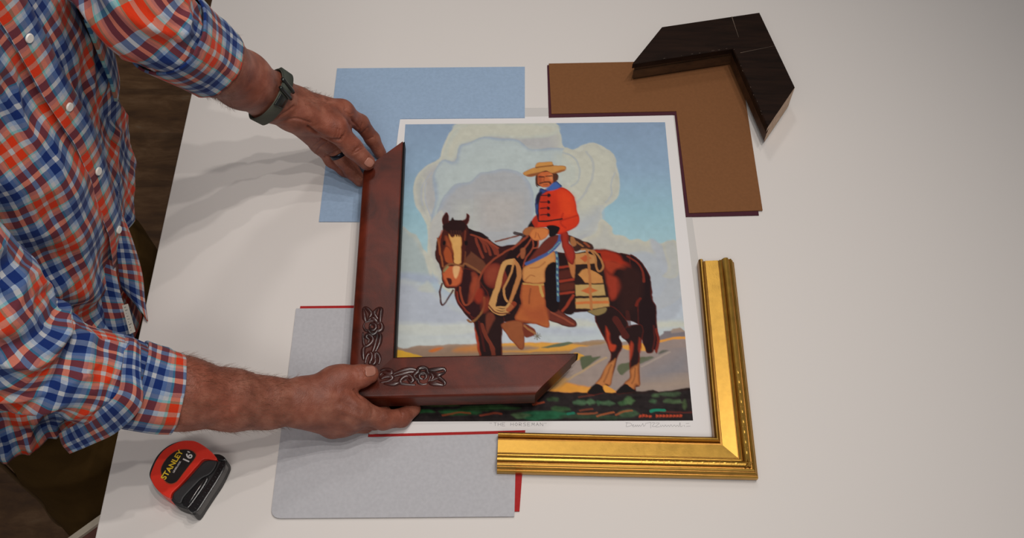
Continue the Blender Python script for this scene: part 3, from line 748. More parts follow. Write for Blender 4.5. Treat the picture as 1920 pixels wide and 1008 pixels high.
# saddle skirt, blanket roll and pack
fill(D_([(60, 60), (110, 75), (170, 100), (220, 120), (225, 150), (160, 150), (120, 160), (90, 110)]), (60, 36, 30), soft=1)
fill(D_([(90, 80), (110, 78), (130, 120), (100, 130)]), (150, 98, 60), soft=1); line(D_([(130, 105), (165, 130)]), 4, (150, 96, 58), 0.8); line(D_([(175, 110), (205, 130)]), 4, (140, 70, 44), 0.8)
fill(D_([(-40, 190), (60, 190), (120, 230), (125, 500), (60, 530), (-40, 490)]), (36, 20, 20), soft=1)
for y0, y1 in ((250, 262), (330, 345), (405, 418)):
    fill(D_([(20, y0), (118, y0 - 12), (118, y1 - 12), (20, y1 + 2)]), (138, 50, 34), soft=1, smooth=False)
fill(D_([(20, 280), (110, 270), (110, 310), (20, 325)]), (78, 34, 28), soft=3); fill(D_([(25, 355), (112, 345), (112, 385), (25, 395)]), (84, 38, 28), soft=3)
line(D_([(110, 420), (80, 470), (40, 520)]), 5, (140, 54, 36), 0.95)
fill(D_([(118, 170), (180, 160), (270, 170), (285, 240), (300, 350), (322, 440), (320, 485), (240, 500), (125, 500), (120, 300)]), (40, 26, 24), soft=0.8, smooth=False)
fill(D_([(120, 175), (190, 168), (240, 190), (245, 232), (120, 238)]), (176, 124, 74), soft=1, smooth=False)
fill(D_([(150, 200), (180, 180), (215, 200), (180, 225)]), (172, 84, 48), soft=1, smooth=False)
fill(D_([(140, 300), (165, 270), (190, 262), (240, 280), (282, 310), (285, 345), (230, 350), (180, 345), (165, 325)]), (180, 124, 70), soft=1, smooth=False)
fill(D_([(123, 358), (288, 355), (300, 420), (125, 425)]), (170, 140, 88), soft=1, smooth=False)
fill(D_([(155, 392), (205, 370), (255, 392), (205, 412)]), (178, 92, 50), soft=1, smooth=False)
fill(D_([(125, 440), (318, 432), (322, 485), (240, 500), (126, 498)]), (172, 136, 84), soft=1, smooth=False)
fill(D_([(126, 458), (318, 452), (320, 468), (126, 474)]), (184, 104, 56), soft=1, smooth=False)
fill(D_([(195, 510), (240, 500), (300, 490), (310, 505), (290, 530), (240, 540), (205, 525)]), (128, 108, 68), edge=(44, 34, 30), ew=2, soft=1)
line(D_([(190, 150), (200, 220), (208, 320), (212, 420), (218, 500)]), 5, (164, 104, 60), 0.95)
line(D_([(160, 150), (215, 155), (240, 200), (245, 250), (262, 280), (283, 262), (280, 220), (240, 165), (215, 155)]), 4, (160, 108, 64), 0.95)
fill(D_([(78, 210), (115, 190), (120, 310), (100, 300)]), (166, 104, 60), soft=1.2)
# stirrup foot, tapadero
fill(B_([(500, 820), (600, 790), (655, 810), (660, 940), (640, 990), (600, 960), (550, 900)]), (136, 76, 46), edge=(110, 52, 34), ew=4, soft=0.8)
fill(B_([(650, 820), (700, 830), (740, 880), (700, 905), (660, 900)]), (108, 48, 34), soft=1); line(B_([(660, 830), (735, 885)]), 4, (150, 100, 60), 0.9)
for a_ in range(8):
    cx, cy = 748, 900
    line(B_([(cx, cy), (cx + 24 * math.cos(a_ * 0.785), cy + 24 * math.sin(a_ * 0.785))]), 1.6, (110, 104, 90), 0.95, smooth=False)
fill(D_([(-60, 500), (0, 490), (60, 530), (125, 570), (130, 600), (90, 608), (0, 580), (-70, 545)]), (100, 46, 36), edge=(70, 30, 26), ew=4, soft=0.8)
line(D_([(-20, 520), (50, 555), (110, 590)]), 4, (138, 70, 50), 0.8)
# rider's legs
fill(B_([(650, 440), (720, 400), (800, 350), (865, 330), (870, 400), (820, 430), (800, 480), (790, 540), (700, 540), (650, 520)]), (186, 128, 74), edge=(160, 100, 58), ew=5, soft=0.8)
line(B_([(665, 520), (700, 490), (730, 495)]), 2.5, (146, 88, 50), 0.7); line(B_([(700, 440), (760, 430), (800, 400)]), 2.5, (150, 92, 54), 0.7)
fill(B_([(650, 540), (720, 545), (790, 545), (800, 640), (815, 740), (828, 840), (740, 820), (600, 790), (620, 720), (640, 680), (630, 620)]), (164, 88, 48), edge=(132, 64, 38), ew=5, soft=0.8)
fill(B_([(640, 700), (720, 720), (800, 700), (810, 800), (700, 790)]), (150, 74, 44), soft=8, alpha=0.8)
line(B_([(655, 545), (720, 552), (785, 550)]), 4, (176, 134, 74), 0.95); line(B_([(765, 560), (775, 600), (782, 630)]), 5, (178, 140, 76), 0.95)
line(B_([(700, 580), (690, 680)]), 3, (122, 62, 38), 0.7)
fill(B_([(805, 440), (870, 400), (890, 500), (895, 690), (860, 740), (810, 700), (800, 600)]), (26, 16, 18), soft=1)
# sash / serape at the hip
fill(C_([(110, 900), (150, 840), (220, 760), (300, 680), (390, 660), (400, 720), (340, 790), (220, 850), (130, 905)]), (98, 42, 34), edge=(70, 30, 28), ew=4, soft=0.8)
line(C_([(120, 895), (200, 860), (290, 815), (350, 765), (390, 710), (400, 665)]), 7, (60, 84, 138), 0.95)
line(C_([(365, 800), (375, 880), (372, 1000), (376, 1100), (380, 1200)]), 5, (64, 88, 116), 0.95)
for k in range(7): line(C_([(300 + k * 14, 806 - k * 14), (308 + k * 14, 800 - k * 14)]), 2.2, (110, 150, 140), 0.9, smooth=False)
for k in range(8): line(C_([(368 + k, 820 + k * 46), (370 + k, 834 + k * 46)]), 3, (120, 156, 150), 0.9, smooth=False)
fill(C_([(405, 640), (460, 640), (470, 720), (520, 800), (500, 900), (450, 860), (410, 740)]), (146, 44, 32), edge=(110, 34, 28), ew=5, soft=0.8)
# jacket
fill(C_([(225, 300), (290, 280), (350, 275), (420, 270), (480, 310), (520, 370), (540, 470), (555, 540), (530, 590), (460, 630), (400, 655), (330, 640), (300, 600), (220, 600), (190, 620), (165, 590), (170, 530), (200, 490), (195, 420), (210, 340)]), (192, 52, 28), edge=(160, 40, 26), ew=5, soft=0.8)
fill(C_([(400, 300), (470, 330), (510, 400), (520, 480), (480, 520), (420, 500), (390, 420)]), (206, 66, 32), soft=10, alpha=0.8)
fill(C_([(240, 320), (330, 330), (380, 480), (240, 540), (220, 440)]), (170, 44, 28), soft=8, alpha=0.7)
line(C_([(400, 540), (470, 520), (530, 500)]), 4, (150, 36, 24), 0.6); line(C_([(420, 480), (400, 560), (440, 600)]), 4, (160, 40, 26), 0.6)
line(C_([(215, 545), (300, 545), (410, 525)]), 3.5, (30, 28, 28), 0.95)
for y in (335, 388, 440, 495):
    line(C_([(235, y), (300, y - 2)]), 2.6, (44, 24, 28), 0.9); fill(C_([(292, y - 14), (312, y - 10), (315, y + 8), (295, y + 12)]), (40, 22, 26), soft=0.8)
line(C_([(222, 330), (212, 420), (212, 540)]), 5, (30, 26, 44), 0.95)
fill(C_([(285, 585), (340, 580), (392, 600), (380, 640), (340, 672), (310, 668), (300, 620)]), (24, 20, 22), soft=0.8)
fill(C_([(165, 540), (180, 560), (185, 600), (130, 600), (140, 570)]), (30, 22, 26), soft=1)
fill(C_([(165, 540), (200, 500), (215, 570), (200, 600), (185, 590)]), (160, 46, 30), soft=1.2)
# hands and reins
fill(C_([(85, 640), (110, 600), (160, 590), (200, 610), (180, 650), (120, 665)]), (150, 92, 54), edge=(120, 66, 42), ew=3, soft=0.8)
fill(C_([(145, 640), (190, 600), (260, 598), (305, 620), (300, 660), (250, 700), (190, 705), (155, 680)]), (190, 112, 60), edge=(160, 86, 48), ew=4, soft=0.8)
line(C_([(200, 640), (190, 680)]), 2, (140, 74, 44), 0.7); line(C_([(230, 690), (215, 650)]), 2, (140, 74, 44), 0.7)
line(C_([(160, 690), (100, 770), (45, 840)]), 3, (140, 66, 46), 0.95); line(C_([(170, 700), (175, 760), (120, 840), (90, 920)]), 3, (136, 62, 44), 0.95); line(C_([(220, 710), (210, 760), (175, 770)]), 3, (140, 66, 46), 0.95)
line(C_([(0, 775), (60, 730), (130, 670)]), 4, (132, 60, 42), 0.95)
fill(C_([(70, 780), (105, 770), (105, 840), (75, 850)]), (138, 78, 50), soft=1.2)
# scarf, head, hat
fill(C_([(195, 480), (190, 370), (220, 300), (240, 275), (300, 290), (350, 220), (380, 225), (410, 265), (330, 290), (270, 310), (225, 360), (215, 480)]), (50, 66, 114), edge=(36, 40, 66), ew=3, soft=0.8)
fill(C_([(280, 280), (350, 225), (400, 265), (320, 295)]), (62, 90, 150), soft=2)
fill(C_([(200, 400), (205, 330), (240, 300), (240, 340), (215, 400)]), (34, 30, 44), soft=1.5)
fill(C_([(195, 170), (240, 130), (330, 130), (375, 160), (380, 200), (350, 225), (300, 250), (230, 262), (205, 240)]), (58, 34, 28), soft=1)
fill(C_([(205, 175), (250, 140), (320, 145), (345, 190), (335, 230), (300, 262), (255, 268), (225, 250), (208, 220)]), (184, 96, 54), edge=(160, 78, 46), ew=3, soft=0.8)
fill(C_([(208, 180), (240, 172), (250, 215), (235, 240), (215, 220)]), (152, 72, 44), soft=3)
fill(C_([(300, 165), (335, 165), (335, 205), (310, 200)]), (204, 124, 76), soft=3)
line(C_([(225, 182), (262, 180)]), 3, (64, 34, 30), 0.9); line(C_([(280, 176), (328, 172)]), 3, (64, 34, 30), 0.9)
line(C_([(268, 180), (262, 212), (276, 218)]), 2, (140, 66, 40), 0.8)
line(C_([(232, 235), (265, 225), (305, 225), (316, 238)]), 4, (90, 48, 34), 0.95); line(C_([(258, 248), (290, 246)]), 2, (130, 54, 38), 0.8)
fill(C_([(196, 180), (212, 178), (212, 250), (220, 268), (204, 262), (195, 230)]), (72, 42, 32), soft=1); fill(C_([(340, 160), (375, 165), (382, 190), (355, 225), (340, 215)]), (78, 46, 34), soft=1)
fill(C_([(90, 155), (130, 125), (190, 105), (280, 95), (370, 88), (430, 92), (445, 110), (430, 130), (380, 150), (330, 150), (280, 130), (230, 145), (190, 175), (130, 180)]), (184, 130, 70), edge=(150, 96, 54), ew=3, soft=0.8)
fill(C_([(195, 105), (195, 80), (215, 65), (270, 58), (325, 58), (338, 70), (340, 90), (280, 100)]), (190, 134, 72), edge=(150, 96, 54), ew=2, soft=0.8)
line(C_([(195, 105), (260, 95), (340, 88)]), 3, (128, 80, 44), 0.9)
fill(C_([(120, 165), (200, 150), (230, 145), (190, 172), (140, 178)]), (130, 76, 46), soft=1.5); fill(C_([(335, 150), (420, 120), (430, 128), (370, 152)]), (140, 84, 48), soft=1.5)
IMG = np.clip(IMG * 0.93 * (1 + 0.02 * NF)[..., None], 0.0, 0.92)

# lay it out as a flat sheet of small cells with a colour each
def pic_to_xy():
    src = [(0, 0), (PW, 0), (PW, PH), (0, PH)]
    H2 = fit_h(src, [tuple(PTL), tuple(PTR), tuple(PBR), tuple(PBL)])
    yy, xx = np.mgrid[0:PH + 1, 0:PW + 1]
    q = np.stack([xx.ravel(), yy.ravel(), np.ones(xx.size)], 1).astype(float) @ H2.T
    return q[:, :2] / q[:, 2:]
def grid_mesh(name, xy, z, W, H):
    me = bpy.data.meshes.new(name)
    nv = (W + 1) * (H + 1); nf = W * H
    co = np.empty((nv, 3), np.float32); co[:, :2] = xy; co[:, 2] = z
    i = np.arange(nf); r_ = i // W; c_ = i % W; a = r_ * (W + 1) + c_
    quad = np.stack([a, a + W + 1, a + W + 2, a + 1], 1).astype(np.int32)
    me.vertices.add(nv); me.vertices.foreach_set('co', co.ravel())
    me.loops.add(nf * 4); me.loops.foreach_set('vertex_index', quad.ravel())
    me.polygons.add(nf); me.polygons.foreach_set('loop_start', (i * 4).astype(np.int32))
    me.update(calc_edges=True)
    return me
me = grid_mesh('painted_image', pic_to_xy(), 0.00101, PW, PH)
pad = np.pad(IMG, ((0, 1), (0, 1), (0, 0)), mode='edge')
pad2 = np.pad(IMG, ((1, 0), (1, 0), (0, 0)), mode='edge')
vc = (pad + pad2) * 0.5
attr = me.color_attributes.new('paint', 'FLOAT_COLOR', 'POINT')
attr.data.foreach_set('color', np.concatenate([vc, np.ones(vc.shape[:2] + (1,))], 2).astype(np.float32).ravel())
m, nt, b = new_mat('printed_colours')
at = nd(nt, 'ShaderNodeAttribute', attribute_name='paint')
nt.links.new(at.outputs['Color'], b.inputs['Base Color'])
b.inputs['Roughness'].default_value = 0.6; b.inputs['Specular IOR Level'].default_value = 0.08
me.materials.append(m)
po = link(bpy.data.objects.new('printed_picture', me), pr)

# pencil writing on the margin
M['pencil'] = simple('pencil_grey', C(140, 136, 136), rough=0.8)
def scribble(name, strokes, w, z=0.00098):
    g = Geo()
    for st in strokes:
        pts = catmull([(*P2(x, y, z), z) for x, y in st], 4)
        pts = np.array(pts); T = np.gradient(pts, axis=0); T /= np.linalg.norm(T, axis=1)[:, None] + 1e-9
        N = np.stack([-T[:, 1], T[:, 0], T[:, 2] * 0], 1) * w
        v = [*(pts + N), *(pts - N)]; n = len(pts)
        g.add(v, [(i, n + i, n + i + 1, i + 1) for i in range(n - 1)])
    return g.obj(name, M['pencil'], pr, smooth=False)
LET = {'T': [[(0, 0), (1, 0)], [(.5, 0), (.5, 1)]], 'H': [[(0, 0), (0, 1)], [(1, 0), (1, 1)], [(0, .5), (1, .5)]], 'E': [[(1, 0), (0, 0), (0, 1), (1, 1)], [(0, .5), (.8, .5)]],
       'O': [[(.5, 0), (0, .5), (.5, 1), (1, .5), (.5, 0)]], 'R': [[(0, 1), (0, 0), (.9, .15), (.8, .5), (0, .55), (1, 1)]], 'S': [[(1, .1), (.3, 0), (0, .3), (.9, .65), (.8, .95), (0, 1)]],
       'M': [[(0, 1), (.1, 0), (.5, .7), (.9, 0), (1, 1)]], 'A': [[(0, 1), (.5, 0), (1, 1)], [(.2, .6), (.8, .6)]], 'N': [[(0, 1), (0, 0), (1, 1), (1, 0)]], '"': [[(.1, 0), (.1, .3)], [(.6, 0), (.6, .3)]]}
def letters(txt, x, y, w, h, adv):
    out = []
    for ch in txt:
        if ch in LET:
            for st in LET[ch]:
                p = [(x + u * w, y + v_ * h) for u, v_ in st]
                o_ = []
                for a_, b_ in zip(p[:-1], p[1:]): o_ += [a_, ((a_[0] + b_[0]) / 2, (a_[1] + b_[1]) / 2)]
                out.append(o_ + [p[-1]])
        x += adv
    return out
scribble('pencil_title', letters('"THE HORSEMAN"', 918, 792, 5.2, 6.0, 7.9), 0.00028)
sg = SC(4.0, 860, 740)
sig = [[(1262, 205), (1256, 238)], [(1250, 208), (1290, 212), (1296, 228), (1258, 240)], [(1300, 232), (1312, 222), (1306, 238), (1320, 236), (1326, 224), (1332, 238), (1340, 224), (1348, 238), (1356, 224), (1364, 236), (1376, 222), (1382, 214), (1388, 236), (1402, 220)],
       [(1398, 214), (1440, 205)], [(1440, 205), (1440, 250)], [(1446, 210), (1470, 208), (1452, 236), (1476, 236)], [(1474, 212), (1506, 210), (1476, 238), (1510, 238)],
       [(1512, 224), (1518, 238), (1530, 226), (1540, 238), (1550, 224), (1560, 238), (1572, 226), (1582, 238), (1592, 222), (1604, 238), (1618, 224), (1628, 238), (1640, 226), (1652, 238), (1660, 206), (1664, 238), (1680, 230)], [(1690, 226), (1694, 238)], [(1704, 214), (1730, 212)], [(1706, 236), (1738, 234)]]
scribble('pencil_signature', [sg(s_) for s_ in sig], 0.00024)
# ------------------------------------------------------------------ smooth bodies
class Cone:
    """tapered limb piece; flat < 1 thins it along the unit axis n"""
    def __init__(s, a, b, r1, r2, flat=1.0, n=None):
        s.a = np.array(a, float); s.b = np.array(b, float); s.r1 = r1; s.r2 = r2; s.flat = flat
        s.n = None if n is None else np.array(n, float) / np.linalg.norm(n)
    def box(s, m):
        R = max(s.r1, s.r2) + m
        return np.minimum(s.a, s.b) - R, np.maximum(s.a, s.b) + R
    def d(s, p):
        ba = s.b - s.a; L = float(ba @ ba) + 1e-12
        pa = p - s.a
        h = np.clip((pa @ ba) / L, 0, 1)
        v = pa - h[..., None] * ba
        if s.n is not None and s.flat != 1.0:
            v = v + (v @ s.n)[..., None] * s.n * (1.0 / s.flat - 1.0)
        q = np.linalg.norm(v, axis=-1) - (s.r1 + (s.r2 - s.r1) * h)
        return q * (1.0 if s.n is None else 0.85)
class Ball:
    def __init__(s, c, r, n=None, flat=1.0):
        s.c = np.array(c, float); s.r = np.broadcast_to(np.array(r, float), (3,)); s.R = None
    def box(s, m): R = s.r.max() + m; return s.c - R, s.c + R
    def d(s, p):
        v = (p - s.c) / s.r; k = np.linalg.norm(v, axis=-1)
        return (k - 1) * s.r.min()
def smin(a, b, k):
    h = np.maximum(k - np.abs(a - b), 0) / k
    return np.minimum(a, b) - h * h * k * 0.25
def chain(pts, rs, **kw): return [Cone(pts[i], pts[i + 1], rs[i], rs[i + 1], **kw) for i in range(len(pts) - 1)]

class Field:
    """base = smoothly joined pieces; each finger joins the base but never its neighbours"""
    def __init__(s, base, fingers, kb=0.012, kf=0.006, kj=0.010):
        s.base, s.fingers, s.kb, s.kf, s.kj = base, fingers, kb, kf, kj
    def at(s, p):
        base = None
        for q in s.base:
            d = q.d(p); base = d if base is None else smin(base, d, s.kb)
        out = base
        for f in s.fingers:
            fd = None
            for q in f:
                d = q.d(p); fd = d if fd is None else smin(fd, d, s.kf)
            out = np.minimum(out, smin(base, fd, s.kj))
        return out
    def grid(s, lo, hi, h):
        n = np.ceil((hi - lo) / h).astype(int) + 1
        ax = [lo[i] + np.arange(n[i]) * h for i in range(3)]
        def part(prims, k):
            F = np.full(n, 0.05, np.float32)
            for q in prims:
                a, b = q.box(0.022)
                i0 = np.clip(((a - lo) / h).astype(int), 0, n - 1); i1 = np.clip(((b - lo) / h).astype(int) + 2, 0, n)
                if np.any(i1 <= i0): continue
                sl_ = tuple(slice(i0[i], i1[i]) for i in range(3))
                g = np.stack(np.meshgrid(*[ax[i][sl_[i]] for i in range(3)], indexing='ij'), -1)
                F[sl_] = smin(F[sl_], q.d(g).astype(np.float32), k)
            return F
        base = part(s.base, s.kb); out = base
        for f in s.fingers: out = np.minimum(out, smin(base, part(f, s.kf), s.kj))
        return out, lo

def surface_nets(F, lo, h):
    S = F < 0; n = F.shape
    corner = [(i, j, k) for i in (0, 1) for j in (0, 1) for k in (0, 1)]
    cnt = np.zeros([m_ - 1 for m_ in n], np.int8)
    for c in corner: cnt += S[c[0]:n[0] - 1 + c[0], c[1]:n[1] - 1 + c[1], c[2]:n[2] - 1 + c[2]]
    act = (cnt > 0) & (cnt < 8)
    idx = np.full(act.shape, -1, np.int64); cells = np.argwhere(act); idx[act] = np.arange(len(cells))
    vals = {c: F[cells[:, 0] + c[0], cells[:, 1] + c[1], cells[:, 2] + c[2]] for c in corner}
    acc = np.zeros((len(cells), 3)); num = np.zeros(len(cells))
    for a in corner:
        for ax_ in range(3):
            if a[ax_]: continue
            b = list(a); b[ax_] = 1; b = tuple(b)
            va, vb = vals[a], vals[b]; m_ = (va < 0) != (vb < 0)
            t = np.where(m_, va / (va - vb + 1e-12), 0)
            pos = np.array(a, float)[None] + np.eye(3)[ax_][None] * t[:, None]
            acc += pos * m_[:, None]; num += m_
    V = lo + (cells + acc / num[:, None]) * h
    Q = []
    for ax_ in range(3):
        sl0 = [slice(None)] * 3; sl1 = [slice(None)] * 3; sl0[ax_] = slice(0, -1); sl1[ax_] = slice(1, None)
        s0, s1 = S[tuple(sl0)], S[tuple(sl1)]
        for flip, mask in ((0, s0 & ~s1), (1, ~s0 & s1)):
            e = np.argwhere(mask); u, w = [i for i in range(3) if i != ax_]
            e = e[(e[:, u] > 0) & (e[:, w] > 0) & (e[:, u] < n[u] - 1) & (e[:, w] < n[w] - 1)]
            def g(du, dw):
                q = e.copy(); q[:, u] -= du; q[:, w] -= dw; return idx[q[:, 0], q[:, 1], q[:, 2]]
            quad = np.stack([g(1, 1), g(0, 1), g(0, 0), g(1, 0)], 1)
            if (ax_ == 1) ^ bool(flip): quad = quad[:, ::-1]
            Q.append(quad)
    return V, np.concatenate(Q)

def vnormals(V, Q):
    a, b, c, d = (V[Q[:, i]] for i in range(4))
    fn = np.cross(c - a, d - b); N = np.zeros_like(V)
    for i in range(4): np.add.at(N, Q[:, i], fn)
    return N / (np.linalg.norm(N, axis=1)[:, None] + 1e-12)
def relax(V, Q, it=2, lam=0.5):
    e = np.concatenate([Q[:, [0, 1]], Q[:, [1, 2]], Q[:, [2, 3]], Q[:, [3, 0]]])
    for _ in range(it):
        A = np.zeros_like(V); n_ = np.zeros(len(V))
        np.add.at(A, e[:, 0], V[e[:, 1]]); np.add.at(A, e[:, 1], V[e[:, 0]]); np.add.at(n_, e[:, 0], 1); np.add.at(n_, e[:, 1], 1)
        V = V + lam * (A / np.maximum(n_, 1)[:, None] - V)
    return V
def to_px(V):
    r = V - CAM; up = r[:, 1] * CT + r[:, 2] * ST; fw = r[:, 1] * ST - r[:, 2] * CT
    return np.stack([960 + FPX * r[:, 0] / fw, 504 - FPX * up / fw], 1)
def creases(V, N, lines):
    """press fine skin folds into the surface facing the lens side of the hand"""
    px = to_px(V); out = V.copy(); view = CAM - V; view /= np.linalg.norm(view, axis=1)[:, None]
    front = np.clip(np.sum(view * N, 1) * 3, 0, 1)
    for pts, w, dep in lines:
        q = np.array(catmull(pts, 4)); lo_, hi_ = q.min(0) - 3 * abs(w) - 1, q.max(0) + 3 * abs(w) + 1
        m_ = np.where(np.all((px > lo_) & (px < hi_), 1) & (front > 0))[0]
        if not len(m_): continue
        d = seg_dist(px[m_, 0], px[m_, 1], q, False)
        out[m_] -= N[m_] * (dep * 1.5 * np.exp(-(d / w) ** 2) * front[m_])[:, None]
    return out
J = lambda x, y, z: P(x, y, z)
viewn = lambda x, y: ray(x, y) / np.linalg.norm(ray(x, y))

# right arm and hand (lower in the photograph)
rw = viewn(500, 750)
R_fore = [J(60, 680, .262), J(180, 706, .211), J(340, 737, .160), J(438, 750, .122), J(500, 755, .101), J(560, 753, .083)]
R_rad = [.034, .037, .0405, .0345, .0293, .0282]
base = []
for i in range(5): base.append(Cone(R_fore[i], R_fore[i + 1], R_rad[i], R_rad[i + 1], flat=[.95, .93, .9, .82, .72][i], n=rw))
rW = J(562, 752, .080)
rI, rM, rR, rP = J(668, 769, .056), J(656, 786, .045), J(641, 796, .034), J(622, 800, .027)
base += [Cone(rW, rI, .0215, .0150), Cone(rW, rM, .0220, .0150), Cone(J(562, 762, .075), rR, .0205, .0140), Cone(J(560, 768, .072), rP, .0190, .0130),
         Cone(J(575, 735, .080), J(632, 712, .077), .0180, .0165), Cone(J(632, 716, .074), rI, .0140, .0110), Cone(J(612, 744, .078), J(666, 772, .056), .0180, .012)]
R_f = [chain([J(625, 712, .078), J(648, 708, .078), J(676, 705, .0735), J(693, 701, .0672)], [.0162, .0152, .0140, .0120]),
       chain([rI, J(718, 786, .033), J(753, 783, .0175), J(776, 766, .0108)], [.0145, .0128, .0114, .0092]),
       chain([rM, J(702, 788, .021), J(720, 772, .0110)], [.0135, .0112, .0098]),
       chain([rR, J(684, 794, .015), J(694, 777, .0108)], [.0130, .0112, .0098]),
       chain([rP, J(662, 795, .014), J(668, 778, .0110)], [.0122, .0105, .0095])]
fieldR = Field(base, R_f)
# left arm and hand (upper in the photograph)
lw = viewn(500, 180)
L_fore = [J(294, 48, .403), J(400, 117, .313), J(455, 150, .250), J(506, 181, .190), J(548, 204, .155)]
L_rad = [.032, .0385, .0355, .0318, .0300]
base = [Cone(L_fore[i], L_fore[i + 1], L_rad[i], L_rad[i + 1], flat=[.95, .9, .85, .75][i], n=lw) for i in range(4)]
lW = J(550, 203, .153)
lI, lM, lR, lP = J(640, 210, .105), J(634, 238, .088), J(620, 262, .072), J(600, 268, .060)
base += [Cone(J(552, 196, .156), lI, .0235, .0165), Cone(lW, lM, .0230, .0170), Cone(lW, lR, .0230, .0160), Cone(J(552, 212, .148), lP, .0225, .0150),
         Cone(J(565, 215, .150), J(625, 236, .121), .0200, .0175), Cone(J(618, 226, .118), lI, .0160, .0135)]
L_f = [chain([J(612, 230, .124), J(630, 243, .118), J(661, 277, .089), J(688, 304, .0680)], [.0178, .0162, .0140, .0120]),
       chain([lI, J(676, 230, .070), J(698, 260, .036), J(713, 287, .0105)], [.0148, .0118, .0108, .0094]),
       chain([lM, J(655, 266, .052), J(684, 302, .0205), J(706, 320, .0105)], [.0145, .0118, .0102, .0090]),
       chain([lR, J(641, 296, .045), J(660, 321, .0245), J(675, 338, .0140)], [.0140, .0118, .0110, .0098]),
       chain([lP, J(622, 300, .028), J(646, 318, .014), J(664, 328, .0100)], [.0130, .0105, .0098, .0090])]
fieldL = Field(base, L_f, kj=0.011)

def grow(field, lo, hi, h, lines):
    F, lo = field.grid(np.array(lo), np.array(hi), h)
    V, Q = surface_nets(F, lo, h)
    V = relax(V, Q, 3, 0.5); N = vnormals(V, Q)
    V = creases(V, N, lines)
    return V, Q
c4_ = SC(2.652, 340, 60); c5_ = SC(4.03, 580, 180); c6_ = SC(2.965, 320, 540); c7_ = SC(5.6, 640, 660)
linesL = [(c5_(p), w, d) for p, w, d in [
    ([(330, 425), (365, 395), (400, 380)], 1.6, .0008), ([(325, 440), (372, 415), (410, 392)], 1.4, .0007), ([(345, 400), (380, 375)], 1.4, .0006),
    ([(210, 325), (228, 290), (232, 255)], 1.8, .0008), ([(190, 320), (210, 280), (212, 250)], 1.8, .0007), ([(240, 330), (262, 300), (270, 270)], 1.8, .0007),
    ([(0, 240), (60, 290), (110, 320), (180, 335), (235, 330)], 2.2, .0018), ([(120, 460), (180, 430), (240, 400)], 1.6, .0012), ([(50, 420), (90, 380), (140, 350)], 1.5, .0008), ([(10, 395), (70, 350), (110, 322)], 1.5, .0008),
    ([(330, 190), (350, 215), (370, 240)], 1.6, .001), ([(370, 290), (410, 270), (440, 240)], 1.5, .0008), ([(400, 205), (385, 250), (360, 285)], 1.4, .0008), ([(280, 120), (310, 140), (330, 130)], 1.4, .0006), ([(440, 330), (480, 310)], 1.3, .0006), ([(270, 100), (300, 150), (340, 200)], 3, .0012)]]
linesL += [(c4_(p), w, d) for p, w, d in [([(440, 440), (520, 400), (560, 370)], 2.5, .0010), ([(470, 460), (560, 430), (640, 450)], 2.5, .0012), ([(560, 300), (640, 330), (700, 380)], 5, .0010), ([(630, 470), (700, 520), (780, 540), (800, 520)], 2.4, .0014), ([(600, 280), (700, 330)], 7, -.0010)]]
linesR = [(c7_(p), w, d) for p, w, d in [
    ([(205, 170), (235, 200), (260, 250)], 1.5, .0008), ([(225, 160), (255, 195), (280, 240)], 1.4, .0008), ([(190, 190), (220, 230), (240, 270)], 1.4, .0006), ([(135, 395), (165, 430), (210, 480)], 1.8, .0014), ([(170, 180), (200, 250)], 3, .0006),
    ([(590, 560), (620, 600), (640, 650)], 2, .0008), ([(300, 540), (330, 600), (320, 680)], 3, .0006), ([(690, 520), (720, 560)], 1.6, .0006), ([(0, 420), (80, 460), (160, 560)], 7, -.0010), ([(0, 600), (100, 640), (240, 700)], 7, -.0012), ([(20, 700), (120, 760)], 6, -.0008), ([(0, 520), (100, 560), (200, 620)], 5, .0008), ([(560, 580), (600, 575), (625, 560)], 1.4, .0006)]]
VR, QR = grow(fieldR, (-.47, -.37, -.001), (-.075, -.17, .30), .00125, linesR)
VL, QL = grow(fieldL, (-.46, .02, -.001), (-.145, .26, .46), .00125, linesL)

# trunk, neck and head in one coarser surface, carried inside the clothes
TP = [np.array([-.70, -.02, -.10]), np.array([-.67, .0, .10]), np.array([-.645, .06, .35]), np.array([-.655, .08, .50])]
tb_ = [Cone(TP[0], TP[1], .095, .095), Cone(TP[1], TP[2], .095, .095), Cone(TP[2], TP[3], .095, .075)]
sL, sR = np.array([-.555, .26, .51]), np.array([-.66, -.13, .50])
tb_ += [Cone(sR, sL, .045, .045), Cone(sL, J(268, -60, .45), .040, .032), Cone(J(268, -60, .45), L_fore[0], .032, .028), Cone(L_fore[0], L_fore[1], .026, .026), Cone(sR, R_fore[0], .040, .030), Cone(R_fore[0], R_fore[1], .026, .026)]
hd = np.array([-.520, .06, .775])
tb_ += [Cone((-.63, .075, .54), (-.555, .065, .70), .062, .056), Ball(hd, (.098, .078, .105)), Cone(hd + (.055, 0, -.02), hd + (.075, -.005, -.085), .048, .030), Cone(hd + (.095, 0, .01), hd + (.118, -.002, -.03), .010, .014), Ball(hd + (-.005, .078, -.015), (.018, .010, .030)), Ball(hd + (-.005, -.078, -.015), (.018, .010, .030)),
        Cone(hd + (.085, -.03, .03), hd + (.085, .03, .03), .014, .014)]
tb_ += [Cone((-.70, -.12, -.12), (-.70, -.14, -.45), .075, .052), Cone((-.70, -.14, -.45), (-.70, -.15, -.80), .050, .038), Cone((-.70, .08, -.12), (-.71, .10, -.45), .075, .052), Cone((-.71, .10, -.45), (-.71, .11, -.80), .050, .038)]
F, lo_ = Field(tb_, [], kb=.03).grid(np.array([-.9, -.40, -.86]), np.array([-.28, .36, .93]), .011)
VT, QT = surface_nets(F, lo_, .011); VT = relax(VT, QT, 1, .5)

